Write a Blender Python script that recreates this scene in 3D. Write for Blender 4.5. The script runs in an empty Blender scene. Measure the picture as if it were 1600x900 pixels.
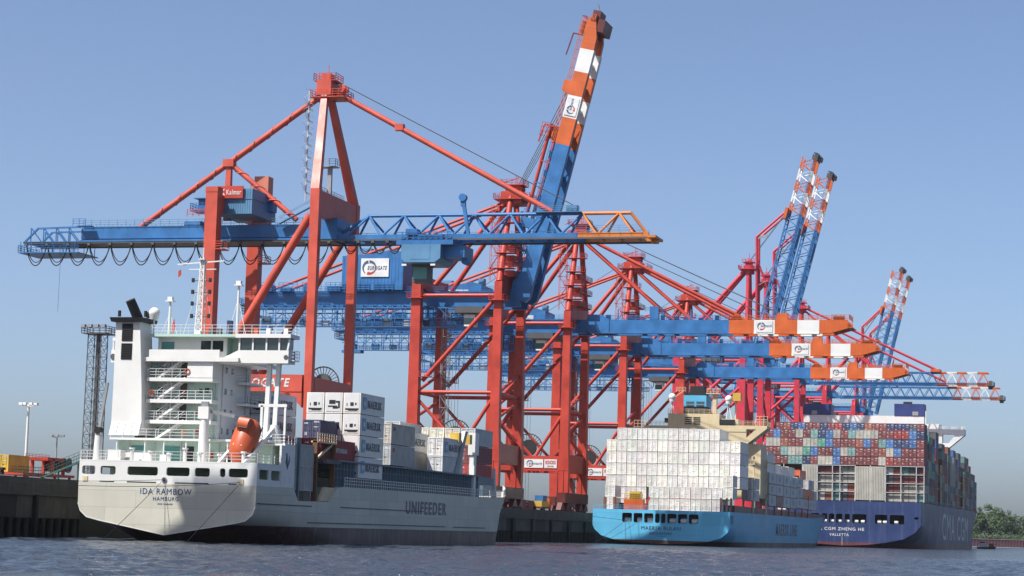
import bpy, math, random
from mathutils import Vector, Matrix
scene = bpy.context.scene
COL = scene.collection
# ------------------------------------------------------------------ camera
# X = square to the quay (water side +), Y = along the quay (away), Z = up, metres, water at z 0
FPX, YAW, PITCH, ROLL, EYE = 3361.12, .2767, .1118, .029, 2.5494
cam_d = bpy.data.cameras.new('camera'); cam = bpy.data.objects.new('camera', cam_d); COL.objects.link(cam)
f_ = Vector((-math.sin(YAW)*math.cos(PITCH), math.cos(YAW)*math.cos(PITCH), math.sin(PITCH)))
r_ = Vector((math.cos(YAW), math.sin(YAW), 0)); u_ = r_.cross(f_)
r2 = r_*math.cos(ROLL)+u_*math.sin(ROLL); u2 = -r_*math.sin(ROLL)+u_*math.cos(ROLL)
cam.matrix_world = Matrix(((r2.x,u2.x,-f_.x,0),(r2.y,u2.y,-f_.y,0),(r2.z,u2.z,-f_.z,EYE),(0,0,0,1)))
cam_d.sensor_width = 36; cam_d.lens = 36*FPX/1600; cam_d.clip_start = 1; cam_d.clip_end = 30000
scene.camera = cam
# ------------------------------------------------------------------ sky, sun, exposure
SUN_AZ, SUN_EL = math.radians(220), math.radians(56)      # azimuth measured from +Y towards +X
sdir = Vector((math.sin(SUN_AZ)*math.cos(SUN_EL), math.cos(SUN_AZ)*math.cos(SUN_EL), math.sin(SUN_EL)))
world = bpy.data.worlds.new('World'); scene.world = world; world.use_nodes = True
nt = world.node_tree; bg = nt.nodes['Background']
sky = nt.nodes.new('ShaderNodeTexSky'); sky.sky_type = 'NISHITA'; sky.sun_disc = False
sky.sun_elevation = SUN_EL; sky.sun_rotation = SUN_AZ
sky.altitude = 0; sky.air_density = .6; sky.dust_density = 2.05; sky.ozone_density = 2.5
nt.links.new(sky.outputs[0], bg.inputs[0]); bg.inputs[1].default_value = .10
sun_d = bpy.data.lights.new('sun', 'SUN'); sun_d.energy = 5.0; sun_d.angle = math.radians(.5); sun_d.color = (1, .97, .92)
sun = bpy.data.objects.new('sun', sun_d); COL.objects.link(sun)
sun.rotation_euler = sdir.to_track_quat('Z', 'Y').to_euler(); sun.location = (0, -50, 200)
scene.view_settings.view_transform = 'Standard'; scene.view_settings.look = 'None'
scene.view_settings.exposure = .82; scene.view_settings.gamma = 1; scene.view_settings.use_curve_mapping = False
scene.render.engine = 'CYCLES'
rnd = random.Random(7)
# ------------------------------------------------------------------ materials
def _n(t, k, **kw):
    n = t.nodes.new(k)
    for a, b in kw.items(): setattr(n, a, b)
    return n
MATS = {}; ALB = .74
def paint(name, col, rough=.45, var=.16, streak=.3, scol=None, spec=.4, boot=None, objcol=False, bump=.0, metal=0, scale=1.0, rust=0, plates=None):
    """weathered paint: blotches, vertical run marks, optional boot-top line (boot = (z, colour)), optional rust"""
    col = tuple(c*ALB for c in col)
    m = bpy.data.materials.new(name); m.use_nodes = True; t = m.node_tree
    b = t.nodes['Principled BSDF']; b.inputs['Roughness'].default_value = rough
    b.inputs['Specular IOR Level'].default_value = spec; b.inputs['Metallic'].default_value = metal
    tc = _n(t, 'ShaderNodeTexCoord'); L = t.links.new
    src = None
    if objcol:
        oi = _n(t, 'ShaderNodeObjectInfo'); src = oi.outputs['Color']
        ad = _n(t, 'ShaderNodeVectorMath', operation='MULTIPLY_ADD'); ad.inputs[1].default_value = (1,1,1)
        sc = _n(t, 'ShaderNodeVectorMath', operation='SCALE'); L(oi.outputs['Random'], sc.inputs['Scale']); sc.inputs[0].default_value = (90, 40, 70)
        L(tc.outputs['Object'], ad.inputs[0]); L(sc.outputs[0], ad.inputs[2]); co = ad.outputs[0]
    else: co = tc.outputs['Object']
    if boot:
        sx = _n(t, 'ShaderNodeSeparateXYZ'); L(tc.outputs['Object'], sx.inputs[0])
        gt = _n(t, 'ShaderNodeMath', operation='GREATER_THAN'); L(sx.outputs[2], gt.inputs[0]); gt.inputs[1].default_value = boot[0]
        mx0 = _n(t, 'ShaderNodeMix', data_type='RGBA'); L(gt.outputs[0], mx0.inputs[0])
        mx0.inputs[6].default_value = (*boot[1], 1); mx0.inputs[7].default_value = (*col, 1); src = mx0.outputs[2]
    n1 = _n(t, 'ShaderNodeTexNoise'); n1.inputs['Scale'].default_value = .35*scale; n1.inputs['Detail'].default_value = 6
    L(co, n1.inputs[0])
    mp = _n(t, 'ShaderNodeMapping'); mp.inputs['Scale'].default_value = (1.9*scale, 1.9*scale, .12*scale); L(co, mp.inputs[0])
    n2 = _n(t, 'ShaderNodeTexNoise'); n2.inputs['Scale'].default_value = 1; n2.inputs['Detail'].default_value = 4; L(mp.outputs[0], n2.inputs[0])
    r1 = _n(t, 'ShaderNodeMapRange'); L(n1.outputs[0], r1.inputs[0]); r1.inputs[1].default_value = .3; r1.inputs[2].default_value = .7
    r1.inputs[3].default_value = 1-var; r1.inputs[4].default_value = 1+var*.6
    mul = _n(t, 'ShaderNodeVectorMath', operation='SCALE'); L(r1.outputs[0], mul.inputs['Scale'])
    if src is not None: L(src, mul.inputs[0])
    else: mul.inputs[0].default_value = col
    r2_ = _n(t, 'ShaderNodeMapRange'); L(n2.outputs[0], r2_.inputs[0]); r2_.inputs[1].default_value = .52; r2_.inputs[2].default_value = .8
    r2_.inputs[3].default_value = 0; r2_.inputs[4].default_value = streak
    mx = _n(t, 'ShaderNodeMix', data_type='RGBA'); L(r2_.outputs[0], mx.inputs[0]); L(mul.outputs[0], mx.inputs[6])
    sc_ = scol or tuple(c*.45 for c in col); mx.inputs[7].default_value = (*sc_, 1)
    out = mx.outputs[2]
    if rust:
        n3 = _n(t, 'ShaderNodeTexNoise'); n3.inputs['Scale'].default_value = 1.4*scale; n3.inputs['Detail'].default_value = 8; n3.inputs['Roughness'].default_value = .7
        L(co, n3.inputs[0])
        r3 = _n(t, 'ShaderNodeMapRange'); L(n3.outputs[0], r3.inputs[0]); r3.inputs[1].default_value = .62; r3.inputs[2].default_value = .72; r3.inputs[4].default_value = rust
        mz = _n(t, 'ShaderNodeMix', data_type='RGBA'); L(r3.outputs[0], mz.inputs[0]); L(out, mz.inputs[6]); mz.inputs[7].default_value = (.12,.05,.025,1); out = mz.outputs[2]
    if plates:
        sp = _n(t, 'ShaderNodeSeparateXYZ'); L(tc.outputs['Object'], sp.inputs[0])
        am = _n(t, 'ShaderNodeMath', operation='ADD'); L(sp.outputs[0], am.inputs[0]); L(sp.outputs[1], am.inputs[1])
        cx = _n(t, 'ShaderNodeCombineXYZ'); L(am.outputs[0], cx.inputs[0]); L(sp.outputs[2], cx.inputs[1])
        bk = _n(t, 'ShaderNodeTexBrick'); L(cx.outputs[0], bk.inputs['Vector']); bk.inputs['Scale'].default_value = 1
        bk.inputs['Brick Width'].default_value = plates[0]; bk.inputs['Row Height'].default_value = plates[1]; bk.inputs['Mortar Size'].default_value = .035; bk.inputs['Mortar Smooth'].default_value = .6
        bk.inputs['Color1'].default_value = (1.04,1.04,1.04,1); bk.inputs['Color2'].default_value = (.90,.90,.91,1); bk.inputs['Mortar'].default_value = (.70,.70,.72,1)
        pm = _n(t, 'ShaderNodeVectorMath', operation='MULTIPLY'); L(out, pm.inputs[0]); L(bk.outputs['Color'], pm.inputs[1]); out = pm.outputs[0]
        bb = _n(t, 'ShaderNodeBump'); bb.inputs['Strength'].default_value = .35; bb.inputs['Distance'].default_value = .06
        ns = _n(t, 'ShaderNodeTexNoise'); ns.inputs['Scale'].default_value = .55; ns.inputs['Detail'].default_value = 2; L(cx.outputs[0], ns.inputs[0])
        L(ns.outputs[0], bb.inputs['Height']); L(bb.outputs[0], b.inputs['Normal'])
    L(out, b.inputs['Base Color'])
    rr = _n(t, 'ShaderNodeMapRange'); L(n1.outputs[0], rr.inputs[0]); rr.inputs[3].default_value = rough-.12; rr.inputs[4].default_value = rough+.2
    L(rr.outputs[0], b.inputs['Roughness'])
    if bump:
        bp_ = _n(t, 'ShaderNodeBump'); bp_.inputs['Strength'].default_value = bump; bp_.inputs['Distance'].default_value = .05
        L(n1.outputs[0], bp_.inputs['Height']); L(bp_.outputs[0], b.inputs['Normal'])
    MATS[name] = m; return m
RED = paint('crane red paint', (.50,.046,.024), streak=.45, scol=(.25,.03,.02), var=.24, rust=.25)
RED2 = paint('crane dusty red paint', (.58,.083,.048), streak=.4, scol=(.36,.07,.05), var=.22, rust=.18)
PINK = paint('crane crimson paint', (.58,.03,.055), streak=.2, scol=(.35,.03,.05))
BLUE = paint('crane blue paint', (.028,.165,.42), streak=.5, scol=(.03,.09,.2), var=.26, rust=.2)
BLUE2 = paint('crane pale blue paint', (.10,.25,.42), streak=.3, scol=(.05,.12,.22))
ORANGE = paint('boom orange paint', (.62,.12,.02), streak=.4, var=.2)
ORANGE2 = paint('boom yellow orange paint', (.62,.19,.035), streak=.35)
WHITE = paint('white paint', (.78,.78,.76), streak=.22, scol=(.5,.46,.4), var=.08)
SHIPW = paint('ship white paint', (.80,.80,.77), streak=.12, scol=(.55,.46,.36), var=.06, rough=.4)
SHIPG = paint('ship pale green deck wall paint', (.50,.68,.59), streak=.15, var=.08)
CREAM = paint('ship cream paint', (.72,.60,.38), streak=.3, scol=(.42,.27,.13), var=.1)
IDA = paint('feeder hull grey paint', (.64,.62,.52), streak=.34, scol=(.34,.27,.2), var=.1, boot=(2.15,(.06,.022,.022)), rust=.35, scale=.8, plates=(7.5,1.9))
IDAR = paint('feeder coaming lit rib tone', (.22,.29,.34), streak=.3)  # lighter copy of the coaming blue grey; light on the ribs is painted in
LGREY = paint('pale galvanised steel', (.55,.56,.57), rough=.5, streak=.15)
IDAG = paint('feeder stern grey paint', (.64,.62,.52), streak=.22, scol=(.36,.33,.27), var=.08, rust=.3, scale=.8, plates=(7.5,1.9))
IDAB = paint('feeder coaming blue grey paint', (.10,.16,.21), streak=.35, rust=.3)
MSK = paint('light blue hull paint', (.12,.50,.76), streak=.3, scol=(.12,.24,.30), var=.1, boot=(1.1,(.07,.025,.02)), rust=.6, scale=.6, plates=(9,2.4))
CMA = paint('navy hull paint', (.022,.045,.145), streak=.45, scol=(.10,.11,.17), var=.15, boot=(1.6,(.11,.03,.035)), scale=.5, plates=(11,3))
NAVY = paint('navy house paint', (.03,.05,.19), streak=.2)
BLACK = paint('black paint', (.015,.015,.017), rough=.6, streak=.1)
DARK = paint('painted opening shade', (.02,.022,.025), rough=.8, streak=0)  # near-black colour stands in for the shade inside openings
GREY = paint('galvanised grey', (.33,.34,.35), rough=.5, streak=.2, metal=.2)
DGREY = paint('dark grey steel', (.09,.095,.10), rough=.55)
MAROON = paint('maroon bogie paint', (.13,.022,.018), streak=.3)
RUST = paint('rusty brown steel', (.20,.095,.045), rough=.8, streak=.5, scol=(.08,.03,.015))
YELLOW = paint('yellow paint', (.62,.40,.06), streak=.3)
LIFEB = paint('lifeboat orange', (.52,.095,.03), rough=.35, streak=.2)
RUBBER = paint('black rubber', (.012,.012,.012), rough=.75)
CONT = paint('container paint', (.5,.5,.5), objcol=True, rough=.5, streak=.28, scol=(.12,.075,.05), var=.2, rust=.5, scale=1.6)
CONTP = paint('plain container paint', (.5,.5,.5), objcol=True, rough=.45, streak=.2, scol=(.35,.25,.16), var=.1, rust=.25, scale=1.3)
NAMEB = paint('lettering blue', (.04,.085,.22), streak=.1)
LOGOB = paint('logo light blue', (.16,.38,.58), streak=.1)
LOGOR = paint('logo red', (.5,.05,.03), streak=.1)
LETG = paint('lettering dark blue grey', (.05,.075,.13), streak=.1)
LETF = paint('faded white lettering', (.6,.62,.65), streak=.3)
LETK = paint('lettering near black', (.018,.022,.035), streak=.05)
LETW = paint('lettering white', (.75,.75,.74), streak=.15)
LOGOD = paint('logo slate', (.06,.10,.18), streak=.1)
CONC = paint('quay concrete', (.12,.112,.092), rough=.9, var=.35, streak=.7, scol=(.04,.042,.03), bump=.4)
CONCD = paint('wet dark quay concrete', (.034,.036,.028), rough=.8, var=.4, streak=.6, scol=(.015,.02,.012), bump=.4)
ASPH = paint('apron asphalt', (.16,.155,.145), rough=.9, var=.2, streak=0, scale=.2)
def glassmat():
    m = bpy.data.materials.new('tinted glass'); m.use_nodes = True; b = m.node_tree.nodes['Principled BSDF']
    b.inputs['Base Color'].default_value = (.012,.03,.03,1); b.inputs['Roughness'].default_value = .06; b.inputs['Specular IOR Level'].default_value = .7
    return m
GLASS = glassmat()
GGLASS = paint('green tinted glass', (.10,.30,.28), rough=.15, streak=0)
# ------------------------------------------------------------------ mesh helpers
class MB:
    def __init__(s): s.v = []; s.f = []; s.marks = []
    def slot(s, i): s.marks.append((len(s.f), i)); return s
    def quadbox(s, P):           # 8 points: bottom 4 (ccw) + top 4
        n = len(s.v); s.v += [tuple(p) for p in P]
        s.f += [(n+3,n+2,n+1,n), (n+4,n+5,n+6,n+7), (n,n+1,n+5,n+4), (n+1,n+2,n+6,n+5), (n+2,n+3,n+7,n+6), (n+3,n,n+4,n+7)]
        return s
    def box(s, x0, x1, y0, y1, z0, z1):
        return s.quadbox([(x0,y0,z0),(x1,y0,z0),(x1,y1,z0),(x0,y1,z0),(x0,y0,z1),(x1,y0,z1),(x1,y1,z1),(x0,y1,z1)])
    def beam(s, a, b, w, h, w2=None, h2=None, up=(0,0,1)):
        a = Vector(a); b = Vector(b); d = (b-a).normalized(); up = Vector(up)
        if abs(d.dot(up)) > .98: up = Vector((0,1,0)) if abs(d.y) < .9 else Vector((1,0,0))
        sx = d.cross(up).normalized(); sz = sx.cross(d).normalized()
        w2 = w if w2 is None else w2; h2 = h if h2 is None else h2
        P = [a-sx*w/2-sz*h/2, a+sx*w/2-sz*h/2, a+sx*w/2+sz*h/2, a-sx*w/2+sz*h/2]
        Q = [b-sx*w2/2-sz*h2/2, b+sx*w2/2-sz*h2/2, b+sx*w2/2+sz*h2/2, b-sx*w2/2+sz*h2/2]
        return s.quadbox(P+Q)
    def post(s, x, y, z0, z1, wx, wy, wx2=None, wy2=None, dx=0, dy=0):
        wx2 = wx if wx2 is None else wx2; wy2 = wy if wy2 is None else wy2
        return s.quadbox([(x-wx/2,y-wy/2,z0),(x+wx/2,y-wy/2,z0),(x+wx/2,y+wy/2,z0),(x-wx/2,y+wy/2,z0),
            (x+dx-wx2/2,y+dy-wy2/2,z1),(x+dx+wx2/2,y+dy-wy2/2,z1),(x+dx+wx2/2,y+dy+wy2/2,z1),(x+dx-wx2/2,y+dy+wy2/2,z1)])
    def tube(s, a, b, r, r2=None, n=10):
        a = Vector(a); b = Vector(b); d = (b-a).normalized(); r2 = r if r2 is None else r2
        up = Vector((0,0,1)) if abs(d.z) < .95 else Vector((1,0,0))
        sx = d.cross(up).normalized(); sy = d.cross(sx).normalized(); k = len(s.v)
        for p, q in ((a, r), (b, r2)):
            for i in range(n):
                t = 2*math.pi*i/n; s.v.append(tuple(p+sx*math.cos(t)*q+sy*math.sin(t)*q))
        for i in range(n): s.f.append((k+i, k+n+i, k+n+(i+1) % n, k+(i+1) % n))
        s.f.append(tuple(k+i for i in range(n))); s.f.append(tuple(k+n+i for i in reversed(range(n))))
        return s
    def path(s, pts, r, n=6):
        for a, b in zip(pts, pts[1:]): s.tube(a, b, r, n=n)
        return s
    def bars(s, pts, w):
        for a, b in zip(pts, pts[1:]): s.beam(a, b, w, w)
        return s
    def prism(s, pts, axis, a0, a1):   # polygon (in the two other axes) extruded along axis
        n = len(pts); k = len(s.v)
        for a in (a0, a1):
            for p in pts: s.v.append((a,p[0],p[1]) if axis == 0 else (p[0],a,p[1]) if axis == 1 else (p[0],p[1],a))
        s.f.append(tuple(k+i for i in range(n))); s.f.append(tuple(k+n+i for i in reversed(range(n))))
        for i in range(n): j = (i+1) % n; s.f.append((k+j, k+i, k+n+i, k+n+j))
        return s
    def plate(s, u0, u1, w0, w1, holes, put, th, fil=.25):
        """plate in (u,w) with rectangular holes, put(u,w,d)->xyz, d=0 front, d=th back"""
        us = sorted({u0, u1, *[h[0] for h in holes], *[h[1] for h in holes]}); ws = sorted({w0, w1, *[h[2] for h in holes], *[h[3] for h in holes]})
        for a, b in zip(us, us[1:]):
            for c, d in zip(ws, ws[1:]):
                if any(h[0] <= (a+b)/2 <= h[1] and h[2] <= (c+d)/2 <= h[3] for h in holes): continue
                s.quadbox([put(a,c,0),put(b,c,0),put(b,c,th),put(a,c,th),put(a,d,0),put(b,d,0),put(b,d,th),put(a,d,th)])
        if fil:
            for h in holes:
                for (u, du) in ((h[0],1),(h[1],-1)):
                    for (w, dw) in ((h[2],1),(h[3],-1)):
                        P = [(u,w),(u+du*fil,w),(u+du*fil*.3,w+dw*fil*.3),(u,w+dw*fil)]
                        n = len(s.v); s.v += [put(p[0],p[1],.002) for p in P]+[put(p[0],p[1],th-.002) for p in P]
                        s.f += [(n,n+1,n+2,n+3),(n+7,n+6,n+5,n+4),(n+1,n+5,n+6,n+2),(n+2,n+6,n+7,n+3)]
        return s
    def rail(s, pts, h=1.05, step=1.6, w=.05, mids=2):
        for a, b in zip(pts, pts[1:]):
            a = Vector(a); b = Vector(b); ln = (b-a).length
            for k in range(1, mids+2): z = Vector((0,0,h*k/(mids+1))); s.beam(a+z, b+z, w, w)
            n = max(1, int(ln/step))
            for i in range(n+1): p = a+(b-a)*i/n; s.beam(p, p+Vector((0,0,h)), w, w)
        return s
    def ring(s, c, r, w, axis=1, n=28, sq=.12):
        c = Vector(c); P = []
        for i in range(n):
            t = 2*math.pi*i/n
            P.append(c+(Vector((math.cos(t)*r,0,math.sin(t)*r)) if axis == 1 else Vector((0,math.cos(t)*r,math.sin(t)*r))))
        up = (0,1,0) if axis == 1 else (1,0,0)
        for i in range(n): s.beam(P[i], P[(i+1) % n], w, sq, up=up)
        return s
    def sphere(s, c, r, n=12, m=8, sx=1, sy=1, sz=1):
        k = len(s.v)
        for j in range(m+1):
            p = math.pi*j/m
            for i in range(n):
                t = 2*math.pi*i/n
                s.v.append((c[0]+r*sx*math.sin(p)*math.cos(t), c[1]+r*sy*math.sin(p)*math.sin(t), c[2]+r*sz*math.cos(p)))
        for j in range(m):
            for i in range(n): s.f.append((k+j*n+i, k+(j+1)*n+i, k+(j+1)*n+(i+1) % n, k+j*n+(i+1) % n))
        return s
    def mesh(s, name, mats, off=(0,0,0), smooth=True):
        me = bpy.data.meshes.new(name)
        me.from_pydata([(a-off[0], b-off[1], c-off[2]) for a, b, c in s.v], [], s.f)
        if not isinstance(mats, (list, tuple)): mats = [mats]
        for m in mats: me.materials.append(m)
        if s.marks:
            mi = [0]*len(s.f)
            for k, (a, i) in enumerate(s.marks):
                b = s.marks[k+1][0] if k+1 < len(s.marks) else len(s.f)
                mi[a:b] = [i]*(b-a)
            me.polygons.foreach_set('material_index', mi)
        me.validate()
        if smooth:
            me.shade_smooth(); me.set_sharp_from_angle(angle=math.radians(32))
        return me
    def build(s, name, mat, parent=None, off=(0,0,0), color=None, smooth=True):
        return link(name, s.mesh(name, mat, off, smooth), parent, color)
def link(name, me, parent=None, color=None):
    o = bpy.data.objects.new(name, me); COL.objects.link(o)
    if parent: o.parent = parent
    if color: o.color = (*color[:3], 1)
    return o
def tag(o, label=None, cat=None, group=None, kind=None):
    if label: o['label'] = label
    if cat: o['category'] = cat
    if group: o['group'] = group
    if kind: o['kind'] = kind
    return o
def empty(name, loc, label=None, cat=None, group=None):
    o = bpy.data.objects.new(name, None); COL.objects.link(o); o.location = loc; o.empty_display_size = 1
    return tag(o, label, cat, group)
_txt = {}
def text_mesh(body, bold=.0, mat=None, shear=0):
    key = (body, bold, mat.name, shear)
    if key in _txt: return _txt[key]
    cu = bpy.data.curves.new('lettering', 'FONT'); cu.body = body; cu.offset = bold; cu.extrude = .01; cu.shear = shear; cu.space_character = 1.16+bold*3; cu.resolution_u = 3
    o = bpy.data.objects.new('lettering', cu); COL.objects.link(o)
    bpy.context.view_layer.update()
    me = bpy.data.meshes.new_from_object(o.evaluated_get(bpy.context.evaluated_depsgraph_get()))
    bpy.data.objects.remove(o)
    xs = [v.co.x for v in me.vertices]; ys = [v.co.y for v in me.vertices]
    x0, x1, y0, y1 = min(xs), max(xs), min(ys), max(ys)
    for v in me.vertices: v.co = ((v.co.x-x0)/(x1-x0), (v.co.y-y0)/(y1-y0), v.co.z)
    me.materials.clear(); me.materials.append(mat); me.name = 'lettering'
    _txt[key] = me; return me
def lettering(body, mat, parent, loc, w, h, face='-y', bold=.02, shear=0, name='lettering'):
    """loc = lower left corner, on a face looking to -y (reads along +x) or +x (reads along +y)"""
    o = link(name, text_mesh(body, bold, mat, shear), parent)
    o.rotation_euler = (math.pi/2, 0, 0) if face == '-y' else (math.pi/2, 0, math.pi/2)
    o.location = loc; o.scale = (w, h, 1); return o
ORD = ['zeroth','first','second','third','fourth','fifth','sixth','seventh','eighth','ninth','tenth','eleventh','twelfth','thirteenth','fourteenth','fifteenth','sixteenth','seventeenth','eighteenth','nineteenth','twentieth','twenty-first','twenty-second']
G = 6.8     # height of the quay apron
def arc(mb, c, r0, r1, a0, a1, y, th=.04, n=14):
    """swoosh: arc band in the xz plane facing -y, thinning to its end"""
    P = []; Q = []
    for i in range(n+1):
        t = math.radians(a0+(a1-a0)*i/n); k = i/n; rr = r0+(r1-r0)*k*.75
        P.append((c[0]+math.cos(t)*r1, c[1]+math.sin(t)*r1)); Q.append((c[0]+math.cos(t)*rr, c[1]+math.sin(t)*rr))
    for i in range(n):
        a, b, cc, d = P[i], P[i+1], Q[i+1], Q[i]
        k = len(mb.v); mb.v += [(p[0], y, p[1]) for p in (a,b,cc,d)]; mb.f.append((k,k+1,k+2,k+3))
    return mb
# ------------------------------------------------------------------ water
def water():
    from mathutils import noise
    def axis(segs):
        out = []
        for a, b, n in segs: out += [a+(b-a)*i/n for i in range(n)]
        return out+[segs[-1][1]]
    xs = axis([(-120.2,-60,150),(-60,30,190),(30,200,30),(200,900,10),(900,1600,4)])
    ys = axis([(-300,90,14),(90,150,140),(150,330,240),(330,700,120),(700,1500,20),(1500,2600,4)])
    V = []; F = []
    for y in ys:
        for x in xs:
            d = math.hypot(x, y); k = max(0, min(1, (420-d)/160))*(1 if x < 60 and y > 80 else 0)
            z = 0
            if k > 0:
                z = .17*noise.noise((x*.16+y*.05, y*.21, 0))+.13*noise.noise((x*.45, y*.62-x*.2, 5))+.085*noise.noise((x*1.1, y*1.4, 9))
                z *= k*1.7
            V.append((x, y, z))
    n = len(xs)
    for j in range(len(ys)-1):
        for i in range(n-1): F.append((j*n+i, j*n+i+1, (j+1)*n+i+1, (j+1)*n+i))
    m = bpy.data.materials.new('river water'); m.use_nodes = True; t = m.node_tree; b = t.nodes['Principled BSDF']; L = t.links.new
    b.inputs['Base Color'].default_value = (.032,.042,.058,1); b.inputs['Roughness'].default_value = .12
    b.inputs['IOR'].default_value = 1.333; b.inputs['Specular IOR Level'].default_value = .5
    tc = _n(t, 'ShaderNodeTexCoord'); hs = None
    for sc, st in (((.9,1.2,1), .5), ((3.1,3.8,1), .3), ((.12,.16,1), .6)):
        mp = _n(t, 'ShaderNodeMapping'); mp.inputs['Scale'].default_value = sc; mp.inputs['Rotation'].default_value = (0,0,.3*sc[0]); L(tc.outputs['Object'], mp.inputs[0])
        no = _n(t, 'ShaderNodeTexNoise'); no.inputs['Scale'].default_value = 1; no.inputs['Detail'].default_value = 5; no.inputs['Distortion'].default_value = .4; L(mp.outputs[0], no.inputs[0])
        ma = _n(t, 'ShaderNodeMath', operation='MULTIPLY'); ma.inputs[1].default_value = st; L(no.outputs[0], ma.inputs[0])
        if hs is None: hs = ma.outputs[0]
        else:
            ad = _n(t, 'ShaderNodeMath', operation='ADD'); L(hs, ad.inputs[0]); L(ma.outputs[0], ad.inputs[1]); hs = ad.outputs[0]
    bu = _n(t, 'ShaderNodeBump'); bu.inputs['Strength'].default_value = 1.0; bu.inputs['Distance'].default_value = .9
    L(hs, bu.inputs['Height']); L(bu.outputs[0], b.inputs['Normal'])
    me = bpy.data.meshes.new('water'); me.from_pydata(V, [], F); me.materials.append(m); me.shade_smooth()
    tag(link('water', me), kind='structure')
water()
# ------------------------------------------------------------------ quay
QX = -121.0
tag(MB().prism([(-900,-2),(QX-7,-2),(QX-7,4.9),(QX-1.2,4.9),(QX-1.2,G),(-900,G)], 1, -300, 1500).build('quay_apron', ASPH), kind='structure')
def rails():
    for x in (-128.5, -147):
        tag(MB().box(x-.08, x+.08, -300, 1500, G, G+.06).build('crane_rail', DGREY), kind='structure')
rails()
def quay_wall():
    q = empty('quay_wall', (QX, 150, 0), 'dark stained concrete quay wall with fender piles behind the moored ships', 'quay wall')
    off = (QX, 150, 0); y = 96.; i = 0
    MB().box(QX-1.2, QX+.5, 60, 1490, 4.9, 5.25).build('ledge_slab', CONC, q, off)
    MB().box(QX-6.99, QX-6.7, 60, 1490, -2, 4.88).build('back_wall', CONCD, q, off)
    yy = 62.
    while yy < 640:
        if yy < 232 or yy > 318: MB().box(QX-1.19, QX-.3+rnd.uniform(-.03,.03), yy, yy+9.9, 5.25, 7.0+rnd.uniform(-.04,.04)).build('parapet_block', CONC, q, off)
        yy += 9.96
    MB().box(QX-1.19, QX-.3, 640, 1490, 5.25, 7.0).build('far_parapet', CONC, q, off)
    # concrete panels of the wall, each its own piece, and the piles below them
    while y < 700:
        w = 7.8; k = rnd.uniform(-.05, .05)
        if y < 232 or 318 < y < 500:
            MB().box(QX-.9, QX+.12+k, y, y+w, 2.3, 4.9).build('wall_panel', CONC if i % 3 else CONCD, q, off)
            for j in range(4):
                yy = y+.9+j*2
                MB().tube((QX-.1, yy, -2), (QX-.1, yy, 2.4), .33, n=8).build('pile', CONCD, q, off)
            if i % 2 == 0:
                f = MB(); f.beam((QX+.42, y+4, .4), (QX+.42, y+4, 5.0), .5, .6); f.build('fender', RUBBER, q, off)
        else:
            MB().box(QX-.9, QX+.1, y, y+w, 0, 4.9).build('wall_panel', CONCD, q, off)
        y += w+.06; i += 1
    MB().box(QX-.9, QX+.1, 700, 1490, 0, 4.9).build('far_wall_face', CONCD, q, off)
quay_wall()
def bollards():
    for k, (y, txt) in enumerate(((205, 'black mooring bollard on the quay edge left of the grey ship'), (219, 'black mooring bollard on the quay edge close to the grey ship stern'), (398, 'black mooring bollard on the quay edge past the grey ship bow'), (425, 'black mooring bollard between the grey and light blue ships'))):
        b = MB(); b.tube((0,0,0), (0,0,.55), .28, .22, 10); b.tube((0,0,.5), (0,0,.8), .4, .36, 10)
        o = b.build('bollard', BLACK); o.location = (QX-.4, y, G+.28); tag(o, txt, 'bollard', 'quay bollards')
bollards()
# ------------------------------------------------------------------ far bank at the right
def far_bank():
    tag(MB().box(-122.5, 1600, 1491, 2600, -2, 4.6).build('far_bank', paint('far bank earth', (.08,.09,.05), rough=.95)), kind='structure')
    o = (-60, 1490, 0); q = empty('sheet_pile_wall', o, 'long dark red sheet pile wall along the far bank below the trees', 'wall')
    m = paint('far red sheet pile', (.085,.032,.045), streak=.4)
    for i in range(20):
        x = -115+i*8; mb = MB()
        for j in range(4):
            xx = x+j*2; mb.box(xx, xx+1.0, 1488.4, 1489, -1, 5.2); mb.box(xx+1.0, xx+2.0, 1488.9, 1489.5, -1, 5.2)
        mb.build('pile_panel', m, q, o)
    MB().box(-117, 46, 1488.2, 1489.8, 5.2, 5.6).build('capping', paint('far wall capping', (.2,.13,.13)), q, o)
    MB().box(-117, 46, 1486.8, 1488.2, -.5, .35).build('waling', GREY, q, o)
far_bank()
def work_boat():
    o = (-58.5, 1010, 0); t = empty('work_boat', o, 'small dark work boat with white cabin moored off the big ship bow', 'boat')
    h = MB(); h.prism([(-4.2,.9),(4.4,1.1),(3.6,-.6),(-3.6,-.6)], 1, -1.8, 1.8); h.build('hull', BLACK, t)
    MB().box(-3.4,.2,-1.4,1.4,1.0,2.3).build('cabin', SHIPW, t)
    MB().box(-3.0,-.4,-1.2,1.2,2.3,3.5).build('wheelhouse', SHIPW, t)
    MB().box(-2.9,-.5,-1.25,-1.2,2.7,3.3).build('window', GLASS, t)
    MB().tube((1.6,0,1),(1.6,0,4.2),.12).build('mast', RUST, t); MB().box(1.2,3.4,-1.2,1.2,1,2.4).build('hatch', RUST, t)
work_boat()
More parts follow.
